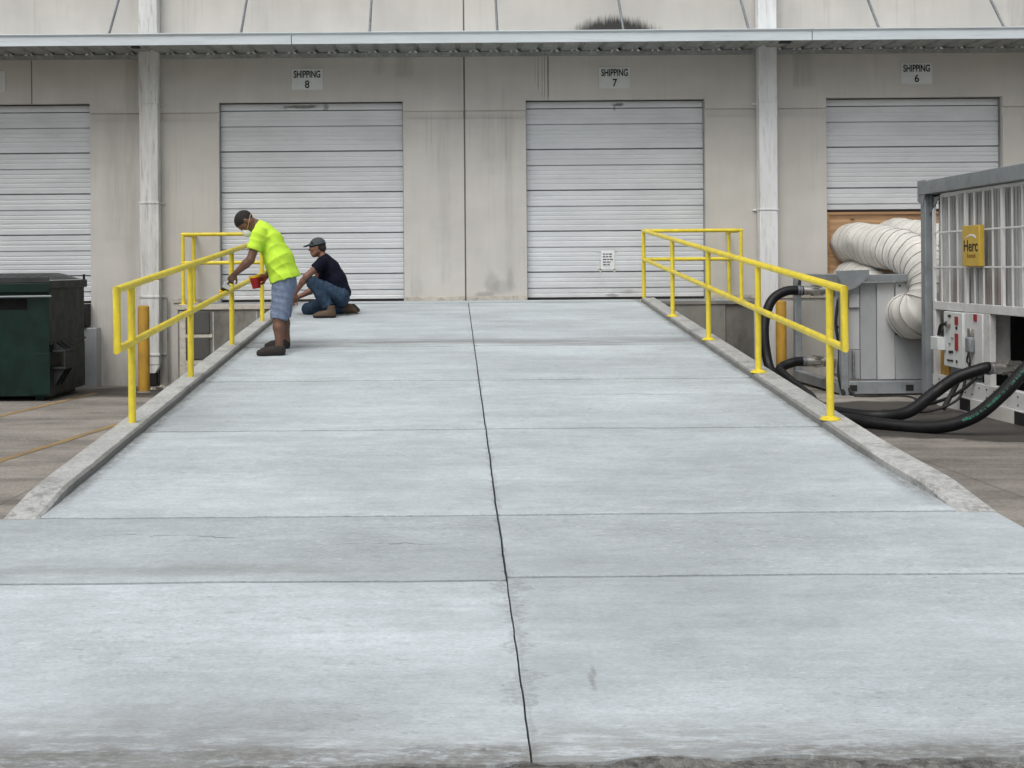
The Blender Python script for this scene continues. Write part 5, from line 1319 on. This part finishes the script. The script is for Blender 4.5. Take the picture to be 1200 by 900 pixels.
# black tee
F = Field(lo, hi, GZ)
T1, T2, T3, T4 = Pn(399.5, 342, 14.86), Pn(394.5, 328, 14.86), Pn(387.5, 314.5, 14.86), Pn(382, 306, 14.86)
F.cone(T1 + V3(0.01, 0, -0.02), T1, 0.120, 0.122, 0.03, (1, 1.25, 1)); F.cone(T1, T2, 0.122, 0.128, 0.05, (1, 1.25, 1)); F.cone(T2, T3, 0.128, 0.118, 0.05, (1, 1.35, 1)); F.cone(T3, T4, 0.112, 0.088, 0.05, (1, 1.35, 1))
F.cone(T4, Pn(378.8, 300.5, 14.86), 0.078, 0.060, 0.03, (1, 1.15, 1)); F.cone(SN, SF, 0.070, 0.070, 0.06)
F.cone(Pn(383.5, 317, 14.86), Pn(380, 327, 14.86), 0.100, 0.085, 0.04, (1, 1.2, 1))
F.cut((0.25, 0, -1), Pn(407.5, 348.0, 14.86))
F.fold((0.5, 0.2, 0.8), 0.004, 0.09, 1.1, 1.7, T2, 0.25)
for S_, E_ in ((SN, EN), (SF, EF)):
    ax = nrm(E_ - S_); F.cone(S_ - ax*0.01, S_ + ax*0.22, 0.072, 0.070, 0.025, caps=[(ax, S_ + ax*0.125)])
nk = nrm(HC - NEK); F.cut(nk, NEK + nk*0.025)
F.mesh('shirt', M['tee'], kn)
# jeans
F = Field(lo, hi, GZ)
F.cone(PEL, PEL + V3(0.0, 0, -0.08), 0.118, 0.122, 0.03, (1, 1.2, 1))
F.cone(HN, KN, 0.110, 0.086, 0.04); F.cone(KN, KN*0.5+AN*0.5, 0.085, 0.080, 0.03)
axn = nrm(AN-KN); F.cone(KN*0.5+AN*0.5, AN + axn*0.05, 0.078, 0.074, 0.03, caps=[(axn, AN - axn*0.01)])
F.cone(HF, KF, 0.105, 0.080, 0.04); F.cone(KF, KF*0.5+AF*0.5, 0.078, 0.072, 0.03); F.cone(KF*0.5+AF*0.5, AF, 0.072, 0.060, 0.03)
F.cut((0, 0.0, -1), (0, 0, ramp_z(14.95)-0.004))
F.fold((0.6, 0.1, 0.75), 0.0055, 0.075, 1.2, 2.0, Pn(385, 345, 14.6), 0.30)
F.fold((0.9, 0.1, -0.2), 0.003, 0.06, 1.2, 5.0)
F.mesh('jeans', M['jeans'], kn)
# boots
heel = Pn(393.8, 371.5, 14.62); toe = Pn(366.4, 372.0, 14.60); zb = ramp_z(14.6) + 0.003; heel[2] = toe[2] = zb
def boot(heel, toe, up, h, zcut):
    up = nrm(up)
    lo_, hi_ = np.minimum(heel, toe)-0.25, np.maximum(heel, toe)+0.3
    F = Field(lo_, hi_, 0.005); d, c = add_shoe(F, heel, toe, up, h); F.cone(heel + d*0.065 + up*0.07, heel + d*0.075 + up*h, 0.050, 0.052, 0.02)
    F.cut(-up, heel + up*0.022); F.cut(up, heel + up*(h+0.01)); b = F.mesh('boot', M['boot'], kn)
    F = Field(lo_, hi_, 0.005); add_shoe(F, heel, toe, up, h); F.F -= 0.005; F.cut(-up, heel); F.cut(up, heel + up*0.026); F.mesh('sole', M['sole'], b)
boot(heel, toe, (0, 0, 1), 0.15, zb)
zb = ramp_z(15.03) + 0.012
hl = Pn(417.0, 359.0, 15.03); tl = Pn(410.5, 368.0, 15.03)
# rear boot: toe tucked, upper turned up behind the knee
up = nrm((-0.86, 0, -0.38)); dd = nrm(np.array((0.0, 0.0, -1.0)) - up*np.dot((0, 0, -1), up))
heel2 = np.array(AF) + V3(0.235, 0, 0.075); 
toe2 = heel2 + nrm((0.12, 0, -1))*0.0
F = Field(np.array(AF)-0.2, np.array(AF)+V3(0.45, 0.2, 0.25), 0.005)
a0 = np.array(AF); 
F.cone(a0 + V3(-0.01, 0, 0.0), a0 + V3(0.07, 0, 0.005), 0.056, 0.056, 0.02)
F.cone(a0 + V3(0.07, 0, 0.005), a0 + V3(0.17, 0, -0.008), 0.056, 0.050, 0.03); F.cone(a0 + V3(0.05, 0, 0.035), a0 + V3(0.12, 0, 0.03), 0.045, 0.042, 0.03)
F.cut((0, 0, -1), (0, 0, ramp_z(15.03)+0.002)); F.cut(nrm((0.75, 0, 0.62)), a0 + V3(0.185, 0, 0.03))
rb = F.mesh('boot', M['boot'], kn)
F = Field(np.array(AF)-0.2, np.array(AF)+V3(0.45, 0.2, 0.25), 0.005)
F.cone(a0 + V3(0.07, 0, 0.005), a0 + V3(0.175, 0, -0.008), 0.060, 0.055, 0.03); F.cone(a0 + V3(0.05, 0, 0.035), a0 + V3(0.125, 0, 0.032), 0.050, 0.047, 0.03)
F.cut((0, 0, -1), (0, 0, ramp_z(15.03)+0.002)); F.cut(nrm((-0.75, 0, -0.62)), a0 + V3(0.162, 0, 0.030)); F.cut(nrm((0.75, 0, 0.62)), a0 + V3(0.200, 0, 0.030))
F.mesh('sole', M['sole'], rb)
